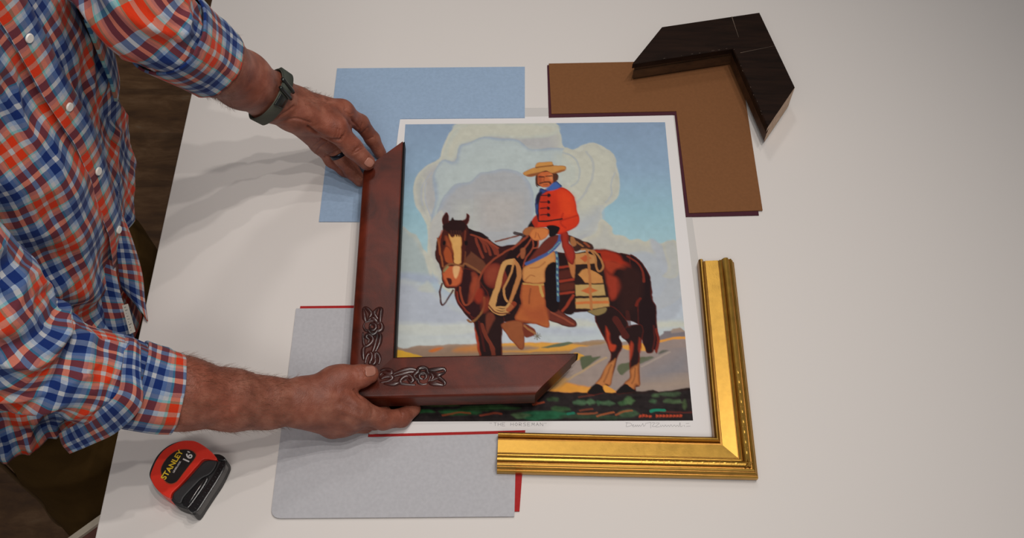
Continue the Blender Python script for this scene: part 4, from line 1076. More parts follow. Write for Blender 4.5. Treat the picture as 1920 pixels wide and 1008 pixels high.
m, nt, b = new_mat('skin')
n1 = nd(nt, 'ShaderNodeTexNoise', i_Scale=55.0, i_Detail=5.0); nt.links.new(coords(nt), n1.inputs['Vector'])
r1 = ramp(nt, [(0.30, C(104, 55, 40)), (0.52, C(124, 70, 53)), (0.72, C(142, 88, 70))])
nt.links.new(n1.outputs['Fac'], r1.inputs['Fac'])
n3 = nd(nt, 'ShaderNodeTexNoise', i_Scale=12.0, i_Detail=2.0); nt.links.new(coords(nt), n3.inputs['Vector'])
r3 = ramp(nt, [(0.38, (1.0, 0.93, 0.90, 1)), (0.62, (0.90, 0.98, 1.0, 1))]); nt.links.new(n3.outputs['Fac'], r3.inputs['Fac'])
mx = nd(nt, 'ShaderNodeMix', data_type='RGBA', blend_type='MULTIPLY'); mx.inputs[0].default_value = 1.0
nt.links.new(r1.outputs['Color'], mx.inputs[6]); nt.links.new(r3.outputs['Color'], mx.inputs[7])
nt.links.new(mx.outputs[2], b.inputs['Base Color'])
b.inputs['Roughness'].default_value = 0.52; b.inputs['Specular IOR Level'].default_value = 0.4
b.inputs['Subsurface Weight'].default_value = 0.12; b.inputs['Subsurface Radius'].default_value = (0.008, 0.003, 0.0015); b.inputs['Subsurface Scale'].default_value = 0.6
n2 = nd(nt, 'ShaderNodeTexVoronoi', i_Scale=700.0); nt.links.new(coords(nt), n2.inputs['Vector'])
n4 = nd(nt, 'ShaderNodeTexNoise', i_Scale=160.0, i_Detail=4.0); nt.links.new(coords(nt, 'Object', (1, 1, 1)), n4.inputs['Vector'])
ad = nd(nt, 'ShaderNodeMath', operation='MULTIPLY_ADD'); ad.inputs[1].default_value = 2.5
nt.links.new(n4.outputs['Fac'], ad.inputs[0]); nt.links.new(n2.outputs['Distance'], ad.inputs[2])
bp = nd(nt, 'ShaderNodeBump', i_Strength=0.5, i_Distance=0.0005); nt.links.new(ad.outputs[0], bp.inputs['Height']); nt.links.new(bp.outputs['Normal'], b.inputs['Normal'])
M['skin'] = m
M['nail'] = simple('fingernail', C(152, 102, 86), rough=0.28, spec=0.5)
M['hair'] = simple('hair_brown', C(58, 38, 24), rough=0.5)
M['armhair'] = simple('arm_hair_brown', C(96, 58, 38), rough=0.6)

Vb = np.concatenate([VT, VR, VL]); Qb = np.concatenate([QT, QR + len(VT), QL + len(VT) + len(VR)])
person = mesh_obj('person', Vb, Qb, M['skin'], None, True)
tag(person, 'person in a checked shirt and olive trousers holding a frame corner with both hands', 'person')

# nails on the two thumbs, resting on the skin
def nail(field, px, py, z, dirpx, Ln, Wn):
    c = P(px, py, z); a = P(px + dirpx[0], py + dirpx[1], z) - c; a /= np.linalg.norm(a)
    v_ = viewn(px, py); nrm = -v_; s_ = np.cross(a, nrm); s_ /= np.linalg.norm(s_)
    nu, nv_ = 13, 11; pts = np.zeros((nu, nv_, 3))
    for i in range(nu):
        for j in range(nv_):
            u = (i / (nu - 1)) * 2 - 1; w = (j / (nv_ - 1)) * 2 - 1
            k = 1.0 if u < 0.2 else math.sqrt(max(0, 1 - ((u - .2) / .82) ** 2)) * .96 + .04
            if u < -0.6: k *= math.sqrt(max(0, 1 - ((-u - .6) / .45) ** 2)) * .5 + .5
            pts[i, j] = c + a * u * Ln + s_ * w * Wn * k
    q = pts.reshape(-1, 3) + nrm * .02
    for _ in range(60):
        d = field.at(q); q = q + v_ * np.clip(d, -.002, .003)[:, None] * .8
    q = q + nrm * 0.00035
    fc = [(i * nv_ + j, (i + 1) * nv_ + j, (i + 1) * nv_ + j + 1, i * nv_ + j + 1) for i in range(nu - 1) for j in range(nv_ - 1)]
    o = mesh_obj('thumbnail', q, fc, M['nail'], person, True)
    sm_ = o.modifiers.new('thick', 'SOLIDIFY'); sm_.thickness = 0.0006; sm_.offset = 0.0
    return o
nail(fieldL, 693, 305, .078, (8, 6), .0074, .0062)
nail(fieldR, 695, 695, .078, (8, -1), .0064, .0066)

# fine hair on the forearms
hg_v = []; hg_f = []
rh = np.random.default_rng(4)
def hairs(V, N, mask, count, fdir):
    ids = np.where(mask)[0]
    if not len(ids): return
    for i in rh.choice(ids, count):
        p = V[i]; n_ = N[i]; d = fdir - n_ * (fdir @ n_); d = d / (np.linalg.norm(d) + 1e-9)
        d = d + rh.normal(0, .35, 3); L = rh.uniform(.005, .012); s_ = np.cross(n_, d); s_ /= np.linalg.norm(s_) + 1e-9
        pr0 = p - n_ * .0003; p1 = p + n_ * .0016 + d * L * .45; p2 = p + n_ * (.0012 + rh.uniform(0, .0016)) + d * L
        b0 = len(hg_v)
        for pp, r_ in ((pr0, .00009), (p1, .00007)):
            hg_v.extend([pp + s_ * r_, pp - s_ * r_ * .5 + n_ * r_ * .86, pp - s_ * r_ * .5 - n_ * r_ * .86])
        hg_v.append(p2)
        for k in range(3):
            k2 = (k + 1) % 3
            hg_f.append((b0 + k, b0 + k2, b0 + 3 + k2, b0 + 3 + k)); hg_f.append((b0 + 3 + k, b0 + 3 + k2, b0 + 6))
NR = vnormals(VR, QR); NL = vnormals(VL, QL); pxR = to_px(VR); pxL = to_px(VL)
hairs(VR, NR, (pxR[:, 0] > 325) & (pxR[:, 0] < 540), 2600, R_fore[5] - R_fore[2])
hairs(VR, NR, (pxR[:, 0] > 325) & (pxR[:, 0] < 560) & (pxR[:, 1] < 722), 600, R_fore[5] - R_fore[2])
hairs(VL, NL, (pxL[:, 0] > 375) & (pxL[:, 0] < 440), 1700, L_fore[3] - L_fore[1])
hairs(VL, NL, (pxL[:, 0] > 566) & (pxL[:, 0] < 620) & (pxL[:, 1] < 200), 350, L_fore[3] - L_fore[1])
ho = mesh_obj('arm_hair', hg_v, hg_f, M['armhair'], person, False); ho['kind'] = 'stuff'
# head hair, eyes
bmh = bmesh.new(); bmesh.ops.create_icosphere(bmh, subdivisions=4, radius=1.0)
for v_ in bmh.verts:
    c = v_.co; k = 1.0 + .02 * math.sin(9 * c.x + 7 * c.y) ; cut = c.x > .55 and c.z < .35
    v_.co = Vector((hd[0] - .008 + c.x * .103 * k, hd[1] + c.y * .085 * k, hd[2] + .012 + c.z * .106 * k))
    if cut or c.z < -.35 or (c.x > .1 and c.z < 0): v_.co = Vector(hd) + (v_.co - Vector(hd)) * .72
bm_obj('hair', bmh, M['hair'], person, True)
M['eye'] = simple('eye_white', (0.7, 0.7, 0.68, 1), rough=0.2)
M['iris'] = simple('iris_brown', (0.05, 0.03, 0.02, 1), rough=0.2)
for sgn in (-1, 1):
    bme = bmesh.new(); bmesh.ops.create_uvsphere(bme, u_segments=16, v_segments=10, radius=.012)
    bmesh.ops.translate(bme, verts=bme.verts, vec=tuple(hd + (.088, sgn * .031, .008))); e_ = bm_obj('eye', bme, M['eye'], person, True)
    bme = bmesh.new(); bmesh.ops.create_uvsphere(bme, u_segments=12, v_segments=8, radius=.006)
    bmesh.ops.translate(bme, verts=bme.verts, vec=tuple(hd + (.0945, sgn * .031, .007))); bm_obj('iris', bme, M['iris'], e_, True)
# ------------------------------------------------------------------ checked cloth
def plaid(name, per=0.049):
    m, nt, b = new_mat(name)
    uv = nd(nt, 'ShaderNodeUVMap', uv_map='uv')
    # slight waviness of the weave
    nz = nd(nt, 'ShaderNodeTexNoise', i_Scale=60.0, i_Detail=1.0); nt.links.new(uv.outputs[0], nz.inputs['Vector'])
    sub = nd(nt, 'ShaderNodeVectorMath', operation='SUBTRACT'); sub.inputs[1].default_value = (.5, .5, .5); nt.links.new(nz.outputs['Color'], sub.inputs[0])
    scl = nd(nt, 'ShaderNodeVectorMath', operation='SCALE'); scl.inputs['Scale'].default_value = 0.0016; nt.links.new(sub.outputs[0], scl.inputs[0])
    add = nd(nt, 'ShaderNodeVectorMath', operation='ADD'); nt.links.new(uv.outputs[0], add.inputs[0]); nt.links.new(scl.outputs[0], add.inputs[1])
    sep = nd(nt, 'ShaderNodeSeparateXYZ'); nt.links.new(add.outputs[0], sep.inputs[0])
    W = C(205, 205, 208, 1.25); NV = C(20, 48, 114, 1.2); ORG = C(222, 58, 22, 1.08); TL = C(112, 188, 184, 1.25); LB = C(158, 180, 212, 1.25)
    st = [(0, ORG), (.135, W), (.215, ORG), (.35, TL), (.39, W), (.46, LB), (.52, NV), (.65, W), (.73, NV), (.86, LB), (.92, W), (.97, TL)]
    outs = []
    for ax_ in (0, 1):
        mul = nd(nt, 'ShaderNodeMath', operation='MULTIPLY'); mul.inputs[1].default_value = 1.0 / per; nt.links.new(sep.outputs[ax_], mul.inputs[0])
        fr_ = nd(nt, 'ShaderNodeMath', operation='FRACT'); nt.links.new(mul.outputs[0], fr_.inputs[0])
        r_ = ramp(nt, st, 'CONSTANT'); nt.links.new(fr_.outputs[0], r_.inputs['Fac']); outs.append(r_)
    av = nd(nt, 'ShaderNodeMix', data_type='RGBA'); av.inputs[0].default_value = 0.5
    nt.links.new(outs[0].outputs['Color'], av.inputs[6]); nt.links.new(outs[1].outputs['Color'], av.inputs[7])
    ml = nd(nt, 'ShaderNodeVectorMath', operation='MULTIPLY'); nt.links.new(outs[0].outputs['Color'], ml.inputs[0]); nt.links.new(outs[1].outputs['Color'], ml.inputs[1])
    sq = nd(nt, 'ShaderNodeVectorMath', operation='POWER'); sq.inputs[1].default_value = (.5, .5, .5); nt.links.new(ml.outputs[0], sq.inputs[0])
    mx = nd(nt, 'ShaderNodeMix', data_type='RGBA'); mx.inputs[0].default_value = 0.7
    nt.links.new(av.outputs[2], mx.inputs[6]); nt.links.new(sq.outputs[0], mx.inputs[7])
    # threads
    wv = nd(nt, 'ShaderNodeTexNoise', i_Scale=1.0, i_Detail=2.0)
    mp = nd(nt, 'ShaderNodeMapping'); mp.inputs['Scale'].default_value = (1800, 500, 1); nt.links.new(uv.outputs[0], mp.inputs['Vector']); nt.links.new(mp.outputs[0], wv.inputs['Vector'])
    rv = ramp(nt, [(0.3, (.86, .86, .86, 1)), (0.7, (1, 1, 1, 1))]); nt.links.new(wv.outputs['Fac'], rv.inputs['Fac'])
    m2 = nd(nt, 'ShaderNodeMix', data_type='RGBA', blend_type='MULTIPLY'); m2.inputs[0].default_value = 1.0
    nt.links.new(mx.outputs[2], m2.inputs[6]); nt.links.new(rv.outputs['Color'], m2.inputs[7])
    nt.links.new(m2.outputs[2], b.inputs['Base Color'])
    b.inputs['Roughness'].default_value = 0.85; b.inputs['Specular IOR Level'].default_value = 0.15
    b.inputs['Sheen Weight'].default_value = 0.1
    bp = nd(nt, 'ShaderNodeBump', i_Strength=0.25, i_Distance=0.0004); nt.links.new(wv.outputs['Fac'], bp.inputs['Height']); nt.links.new(bp.outputs['Normal'], b.inputs['Normal'])
    return m
PER = 0.070
M['plaid'] = plaid('checked_cotton', PER)

_ng = np.random.default_rng(21).standard_normal((64, 64, 64)).astype(np.float32)
def n3(p):
    p = np.asarray(p, float); i = np.floor(p).astype(int); f = p - i; f = f * f * (3 - 2 * f); i %= 64; j = (i + 1) % 64
    r = 0
    for a in (0, 1):
        for b_ in (0, 1):
            for c in (0, 1):
                w = (f[..., 0] if a else 1 - f[..., 0]) * (f[..., 1] if b_ else 1 - f[..., 1]) * (f[..., 2] if c else 1 - f[..., 2])
                r = r + w * _ng[(j if a else i)[..., 0], (j if b_ else i)[..., 1], (j if c else i)[..., 2]]
    return r
def ridged(u, v, seed):
    q = np.stack([u, v, np.full_like(u, seed)], -1)
    return 1 - 2 * np.abs(np.clip(n3(q), -1, 1))

def cloth_tube(name, path, radii, flat, nrm, seg, rings, fold, parent, u_off=0.0, v_off=0.0, circ=None, thick=0.0012, shear=0.0, k0=None, toff=-1):
    cpath = np.array(catmull(path, 12)); cr = np.array(catmull([(r, 0) for r in radii], 12))[:, 0]
    s = np.r_[0, np.cumsum(np.linalg.norm(np.diff(cpath, axis=0), axis=1))]
    ss = np.linspace(0, s[-1], rings); c = np.stack([np.interp(ss, s, cpath[:, i]) for i in range(3)], 1); r = np.interp(ss, s, cr)
    T = np.gradient(c, axis=0); T /= np.linalg.norm(T, axis=1)[:, None]
    nn = np.array(nrm, float); A = nn[None] - T * (T @ nn)[:, None]; A /= np.linalg.norm(A, axis=1)[:, None]; B = np.cross(T, A)
    th = np.linspace(0, 2 * math.pi, seg + 1)
    TH, S = np.meshgrid(th, ss); Rr = np.repeat(r[:, None], seg + 1, 1)
    THp = TH.copy(); THp[:, -1] = 0
    D = fold(THp, S, s[-1])
    cosv, sinv = np.cos(THp), np.sin(THp)
    V = c[:, None] + A[:, None] * (cosv * (Rr * flat + D))[..., None] + B[:, None] * (sinv * (Rr + D))[..., None]
    circ = circ or round(2 * math.pi * r.mean() / PER) * PER
    U = TH / (2 * math.pi) * circ + u_off; Vv = S + v_off + shear * np.sin(THp)
    W_ = seg + 1
    f = [(i * W_ + j, (i + 1) * W_ + j, (i + 1) * W_ + j + 1, i * W_ + j + 1) for i in range(rings - 1) for j in range(seg)]
    o = mesh_obj(name, V.reshape(-1, 3), f, M['plaid'], parent, True, None, np.stack([U, Vv], -1).reshape(-1, 2))
    bm = bmesh.new(); bm.from_mesh(o.data); bmesh.ops.remove_doubles(bm, verts=bm.verts, dist=1e-6); bmesh.ops.recalc_face_normals(bm, faces=bm.faces); bm.to_mesh(o.data); bm.free()
    sm_ = o.modifiers.new('thick', 'SOLIDIFY'); sm_.thickness = thick; sm_.offset = toff
    return o

# --- shirt body
zk = [-.26, -.06, 0.05, 0.15, 0.30, 0.40, 0.50, 0.57, 0.61]
plx = [-.555, -.545, -.544, -.515, -.510, -.521, -.530, -.565, -.60]
ply = [-.045, -.045, -.034, -.023, .005, .024, .030, .040, .05]
phk = [5, 5, 5, 12, 19, 23, 25, 25, 25]
ak = [.155, .155, .150, .150, .145, .145, .130, .085, .055]
bk = [.240, .222, .182, .174, .172, .178, .190, .150, .075]
SR, SS = 210, 320
thv = np.linspace(-math.pi, math.pi, SS + 1); tv = np.linspace(0, 1, SR)
TH, TV = np.meshgrid(thv, tv)
deg = np.degrees(TH)
hem = -.068 + .0 * TH
hem = hem - .025 * np.exp(-((deg + 35) / 25) ** 2)
hem = hem + np.where((deg > 2) & (deg < 75), .145 * np.clip(np.minimum((deg - 2) / 8, (75 - deg) / 30), 0, 1), 0)
Z = hem + (0.61 - hem) * TV
def ik(arr): return np.interp(Z, zk, arr)
ph = np.radians(ik(phk)); a_, b_ = ik(ak), ik(bk)
fx, fy = np.cos(ph), -np.sin(ph); lx, ly = np.sin(ph), np.cos(ph)
cx_ = ik(plx) - fx * a_; cy_ = ik(ply) - fy * a_
arc = TH * 0.18
# folds: long soft drapes plus sharper diagonal ones low on the right front
D = .0085 * ridged(arc * 9 + Z * 2.0, Z * 3.2 - arc * 2, 3.3) + .0065 * ridged(arc * 14 + Z * 9, Z * 7 - arc * 4, 9.1) + .0038 * ridged(arc * 30 - Z * 14, Z * 14 + arc * 8, 17.7)
low = np.clip((0.30 - Z) / .3, 0, 1) * np.clip(1 - np.abs(TH + .75) / 1.1, 0, 1)
D = D + low * .012 * np.clip(np.sin((Z * 1.0 + arc * 0.9) * 62 + 1.2 * np.sin(arc * 20)), -0.4, 1)
D = D * np.clip(1 - np.exp(-(deg / 7) ** 2) * .8, 0, 1)
D[:, -1] = D[:, 0]
pw = 0.9
cs, sn = np.cos(TH), np.sin(TH)
ex = np.sign(cs) * np.abs(cs) ** pw * (a_ + D); ey = np.sign(sn) * np.abs(sn) ** pw * (b_ + D)
X = cx_ + fx * ex + lx * ey; Y = cy_ + fy * ex + ly * ey
W_ = SS + 1
fcs = [(i * W_ + j, i * W_ + j + 1, (i + 1) * W_ + j + 1, (i + 1) * W_ + j) for i in range(SR - 1) for j in range(SS)]
uvs = np.stack([arc * 1.0 + .3 + .01 * Z, Z + 1.0], -1).reshape(-1, 2)
shirt = mesh_obj('shirt', np.stack([X, Y, Z], -1).reshape(-1, 3), fcs, M['plaid'], person, True, None, uvs)
bm = bmesh.new(); bm.from_mesh(shirt.data); bmesh.ops.remove_doubles(bm, verts=bm.verts, dist=1e-6); bmesh.ops.recalc_face_normals(bm, faces=bm.faces); bm.to_mesh(shirt.data); bm.free()
sm_ = shirt.modifiers.new('thick', 'SOLIDIFY'); sm_.thickness = 0.0014; sm_.offset = -1
def on_shirt(th, z, out=0.0):
    ph_ = math.radians(np.interp(z, zk, phk)); a2, b2 = np.interp(z, zk, ak) + out, np.interp(z, zk, bk) + out
    f_ = np.array([math.cos(ph_), -math.sin(ph_)]); l_ = np.array([math.sin(ph_), math.cos(ph_)])
    c_ = np.array([np.interp(z, zk, plx), np.interp(z, zk, ply)]) - f_ * (a2 - out)
    cc_, ss_ = math.cos(th), math.sin(th)
    q = c_ + f_ * a2 * np.sign(cc_) * abs(cc_) ** pw + l_ * b2 * np.sign(ss_) * abs(ss_) ** pw
    return np.array([q[0], q[1], z])
# front band with buttons and its open edge
zz = np.linspace(.02, .58, 90); v = []; uvp = []
for k, z in enumerate(zz):
    for t, o_ in ((-.085, .0035), (-.05, .0052), (0, .0056), (.05, .0052), (.085, .0036), (.088, .0)):
        v.append(on_shirt(t + .012 * math.sin(z * 30), z, o_)); uvp.append((t * .18 + .31, z + 1.008))
f = [(i * 6 + j, i * 6 + j + 1, (i + 1) * 6 + j + 1, (i + 1) * 6 + j) for i in range(89) for j in range(5)]
mesh_obj('placket', v, f, M['plaid'], shirt, True, None, np.array(uvp))
M['button'] = simple('button_pearl', C(205, 200, 192), rough=0.3)
for k, z in enumerate((.53, .433, .338, .241, .140)):
    c = on_shirt(-.005, z, .0072); nrm = on_shirt(-.005, z, .03) - c; nrm /= np.linalg.norm(nrm)
    bmb = bmesh.new(); bmesh.ops.create_cone(bmb, cap_ends=True, segments=20, radius1=.0056, radius2=.0050, depth=.0022)
    rot = Vector((0, 0, 1)).rotation_difference(Vector(nrm)).to_matrix().to_4x4()
    bmesh.ops.transform(bmb, matrix=Matrix.Translation(Vector(c)) @ rot, verts=bmb.verts)
    bevel(bm_obj('button', bmb, M['button'], shirt), .0005)
# collar round the neck
g = []
for k in range(25):
    a0 = 2 * math.pi * k / 24
    g.append(np.array([-.625 + .075 * math.cos(a0), .07 + .07 * math.sin(a0), .60 + .012 * math.cos(a0)]))
vv = []; 
for p in g: vv += [p, p + (.006 * 1, 0, .035), p * 1 + ((p[0] + .625) * .25, (p[1] - .07) * .25, .004)]
mesh_obj('collar', vv, [(i * 3 + j, (i + 1) * 3 + j, (i + 1) * 3 + j + 1, i * 3 + j + 1) for i in range(24) for j in range(2)], M['plaid'], shirt, True, None, np.array([(i // 3 * .018, (i % 3) * .035) for i in range(len(vv))]))
# chest pocket on his left side
pv = []; pu = []
for i in range(9):
    for j in range(11):
        th_ = .42 + .55 * j / 10; z = .27 + .115 * i / 8
        pv.append(on_shirt(th_, z, .0075)); pu.append((th_ * .18 + .3, z + 1.0))
pk = mesh_obj('chest_pocket', pv, [(i * 11 + j, i * 11 + j + 1, (i + 1) * 11 + j + 1, (i + 1) * 11 + j) for i in range(8) for j in range(10)], M['plaid'], shirt, True, None, np.array(pu))
sm_ = pk.modifiers.new('thick', 'SOLIDIFY'); sm_.thickness = .004; sm_.offset = -1
# loose front flap hanging at the table edge
def panel(name, grid, parent, uvo, thick=.0014, scale=1.0, sub=2):
    g = np.array(grid, float); n_, m__ = g.shape[:2]
    rows = [catmull(list(r_), 6) for r_ in g]; cols = [catmull([rows[i][j] for i in range(n_)], 6) for j in range(len(rows[0]))]
    A = np.array(cols); a0, b0 = A.shape[:2]
    u = np.r_[0, np.cumsum(np.linalg.norm(np.diff(A[:, b0 // 2], axis=0), axis=1))]; w = np.r_[0, np.cumsum(np.linalg.norm(np.diff(A[a0 // 2], axis=0), axis=1))]
    UV = np.stack(np.meshgrid(u + uvo[0], w + uvo[1], indexing='ij'), -1).reshape(-1, 2)
    o = mesh_obj(name, A.reshape(-1, 3), [(i * b0 + j, (i + 1) * b0 + j, (i + 1) * b0 + j + 1, i * b0 + j + 1) for i in range(a0 - 1) for j in range(b0 - 1)], M['plaid'], parent, True, None, UV)
    sm_ = o.modifiers.new('thick', 'SOLIDIFY'); sm_.thickness = thick; sm_.offset = 0
    return o
panel('front_flap', [[J(212, 400, .155), J(224, 402, .150), J(232, 408, .135)], [J(217, 450, .118), J(236, 452, .110), J(250, 455, .085)], [J(222, 505, .075), J(248, 508, .066), J(266, 512, .040)], [J(227, 536, .045), J(254, 556, .032), J(272, 566, .012)], [J(238, 552, .028), J(262, 580, .016), J(277, 602, .0045)]], shirt, (.11, .2))
panel('inner_flap', [[J(150, 470, .105), J(190, 480, .100), J(214, 490, .085)], [J(160, 540, .06), J(200, 545, .055), J(226, 550, .045)], [J(170, 600, .02), J(215, 605, .015), J(242, 600, .010)], [J(180, 660, -.02), J(225, 655, -.02), J(256, 648, -.015)]], shirt, (.02, .07))
M['cloth_label'] = simple('woven_label', C(175, 170, 160), rough=0.8)
lb = [J(229, 572, .040), J(240, 569, .040), J(254, 621, .008), J(243, 626, .008)]
lo_ = mesh_obj('care_label', lb, [(0, 1, 2, 3)], M['cloth_label'], shirt); sm_ = lo_.modifiers.new('thick', 'SOLIDIFY'); sm_.thickness = .0006
M['ink'] = simple('label_ink', C(60, 60, 66), rough=0.8)
mk = Geo()
for i, t in enumerate(np.linspace(.1, .9, 9)):
    a = lb[0] + (lb[3] - lb[0]) * t; bq = lb[1] + (lb[2] - lb[1]) * t
    up_ = -viewn(240, 600) * .0007
    mk.add(*tube_geo([a + (bq - a) * .25 + up_, a + (bq - a) * (.55 + .2 * math.sin(i * 2.3)) + (0, 0, .0012 * math.cos(i)) + up_], .0003, 4))
mk.obj('label_print', M['ink'], lo_)

# --- sleeves
def foldR(T_, S, L):
    t = S / L
    d = .0050 * ridged(T_ * 1.2 + t * 5, t * 9 - T_ * .8, 5.5) + .0035 * ridged(np.cos(T_) * 2 + t * 8, np.sin(T_) * 2 + t * 14, 12.1)
    d = np.maximum(d, -.004) * np.clip(t * 5, .2, 1)
    d += .010 * np.exp(-((t - .60 + .06 * np.cos(T_)) / .03) ** 2) - .013 * np.exp(-((t - .665 + .06 * np.cos(T_)) / .022) ** 2)
    d += .006 * np.exp(-((t - .36 + .05 * np.cos(T_ - 1)) / .022) ** 2) - .006 * np.exp(-((t - .40 + .05 * np.cos(T_ - 1)) / .02) ** 2)
    d += .005 * np.exp(-((t - .22 + .05 * np.cos(T_ - .6)) / .02) ** 2) - .005 * np.exp(-((t - .255 + .05 * np.cos(T_ - .6)) / .018) ** 2)
    return d
upR = -viewn(150, 700)
sleeveR = cloth_tube('sleeve', [J(272, 726, .180), J(230, 714, .196), J(185, 702, .212), J(125, 692, .235), J(50, 672, .265), J(-12, 606, .315), J(-90, 505, .375), J(-240, 400, .45), np.array([-.64, -.10, .50])],
                     [.0440, .0480, .0500, .0520, .0560, .0590, .0620, .0680, .0780], .92, upR, 180, 260, foldR, shirt, .01, .02)
def foldC(T_, S, L):
    return .0012 * ridged(T_ * 1.5, S * 20, 4.4) + .0010 * np.cos(T_ * 3 + 1)
cuffR = cloth_tube('rolled_cuff', [J(330, 738, .163), J(300, 734, .172), J(262, 724, .184), J(245, 719, .190)], [.0440, .0455, .0475, .0485], .95, upR, 120, 40, foldC, sleeveR, .035, .012, thick=.0030, circ=PER * 4, toff=1)
def foldL(T_, S, L):
    t = S / L
    d = .0055 * ridged(T_ * 1.1 + t * 4, t * 8 - T_ * .6, 2.2) + .0035 * ridged(np.cos(T_) * 2 + t * 7, np.sin(T_) * 2 + t * 12, 8.3)
    d = np.maximum(d, -.004); d += -.010 * np.exp(-((t - .30 + .05 * np.sin(T_)) / .025) ** 2) + .008 * np.exp(-((t - .235 + .05 * np.sin(T_)) / .03) ** 2)
    return d
upL = -viewn(300, 60)
sleeveL = cloth_tube('sleeve', [J(338, 78, .372), J(305, 50, .400), J(266, 10, .428), J(238, -55, .448), J(212, -135, .47), J(150, -225, .495), np.array([-.565, .27, .515])],
                     [.0435, .0485, .0570, .0600, .0620, .0660, .0700], .95, upL, 150, 170, foldL, shirt, .02, .03)
cuffL = cloth_tube('rolled_cuff', [J(402, 119, .311), J(375, 100, .335), J(345, 80, .362), J(312, 58, .392)], [.0432, .0452, .0480, .0505], .93, upL, 120, 40, foldC, sleeveL, .005, .022, thick=.0030, circ=PER * 4, toff=1)
# loosened cuff tab of the right sleeve
panel('cuff_tab', [[J(236, 634, .232), J(250, 636, .234), J(262, 646, .226)], [J(230, 690, .246), J(246, 692, .248), J(263, 698, .241)], [J(222, 735, .243), J(244, 742, .245), J(264, 760, .228)], [J(190, 765, .225), J(205, 785, .218), J(222, 806, .196)], [J(150, 790, .196), J(162, 810, .188), J(176, 830, .172)], [J(112, 812, .168), J(118, 832, .160), J(132, 849, .152)]], sleeveR, (.03, .004), thick=.003)

# --- trousers, shoes
M['trouser'] = simple('olive_trousers', C(70, 50, 22), rough=0.85, spec=0.15, bump=(700, 0.3, 0.0004), var=0.12, vscale=30)
M['seam'] = simple('trouser_seam', C(84, 62, 34), rough=0.85)
tp = [Cone((-.690, -.035, -.09), (-.700, -.035, -.17), .145, .150, flat=.75, n=(1, 0, 0)), Cone((-.700, .04, -.10), (-.700, .04, -.17), .145, .150),
      Cone((-.705, -.118, -.12), (-.68, -.160, -.45), .108, .105), Cone((-.68, -.165, -.45), (-.69, -.165, -.80), .100, .085),
      Cone((-.70, .09, -.15), (-.69, .10, -.45), .112, .098), Cone((-.69, .10, -.45), (-.71, .11, -.80), .095, .080)]
F, lo_ = Field(tp, [], kb=.04).grid(np.array([-.88, -.32, -.845]), np.array([-.50, .28, .05]), .008)
F = np.maximum(F, np.maximum((lo_[2] + np.arange(F.shape[2]) * .008 - (-.045))[None, None, :], (-.83 - (lo_[2] + np.arange(F.shape[2]) * .008))[None, None, :]))
Vt, Qt = surface_nets(F, lo_, .008); Vt = relax(Vt, Qt, 2, .5); Nt = vnormals(Vt, Qt)
Vt = Vt + Nt * (.0035 * ridged(Vt[:, 1] * 12 + Vt[:, 2] * 3, Vt[:, 2] * 9 - Vt[:, 0] * 4, 6.6))[:, None]
Vt[:, 0] = np.minimum(Vt[:, 0], -.524)
trou = mesh_obj('trousers', Vt, Qt, M['trouser'], person, True)
trf = Field(tp, [], kb=.04)
sp = []
for t in np.linspace(0, 1, 40):
    z = -.12 - .66 * t; c = np.array([-.72 - .01 * t, -.13, z]); d_ = np.array([-.45, -.9, 0]); d_ /= np.linalg.norm(d_); q_ = c.copy()
    for _ in range(40): q_ = q_ - d_ * trf.at(q_[None])[0] * -1 * -.9 if False else q_ + d_ * (-trf.at(q_[None])[0]) * .9
    sp.append(q_ + d_ * .002)
v, f = tube_geo(sp, .0035, 8, 1.0); mesh_obj('side_seam', v, f, M['seam'], trou, True)
M['shoe'] = simple('dark_leather', C(40, 28, 22), rough=0.5)
for (x, y) in ((-.69, -.15), (-.71, .11)):
    bms = bmesh.new(); bmesh.ops.create_uvsphere(bms, u_segments=24, v_segments=14, radius=1)
    for v_ in bms.verts:
        c = v_.co; v_.co = Vector((x + .05 + c.x * .14, y + c.y * (.045 + .008 * c.x), FLOOR_Z + .001 + max(0, (c.z + .35)) * (.055 if c.x > 0 else .068)))
    bm_obj('shoe', bms, M['shoe'], person, True)

# ------------------------------------------------------------------ worn things
M['strap'] = simple('woven_strap_olive', C(66, 68, 58), rough=0.85, bump=(1400, .4, .0004))
M['strap2'] = simple('woven_strap_ribs', C(54, 58, 50), rough=0.8)
M['lug'] = simple('dark_metal_buckle', C(52, 54, 52), rough=0.3, metal=0.8)
wr = bpy.data.objects.new('wristwatch', None); link(wr)
tag(wr, 'olive green strap with a dark buckle around the left wrist', 'watch')
wc = J(507, 182, .188); wax = L_fore[3] - L_fore[2]; wax /= np.linalg.norm(wax)
wv_ = viewn(507, 182); wax = wax - wv_ * (wax @ wv_) * .75; wax /= np.linalg.norm(wax)
wup = -viewn(507, 182); wup = wup - wax * (wup @ wax); wup /= np.linalg.norm(wup); wsd = np.cross(wax, wup)
def ringr(field, c, d_):
    q_ = c.copy()
    for _ in range(40): q_ = q_ + d_ * (-field.at(q_[None])[0]) * .8
    return np.linalg.norm(q_ - c)
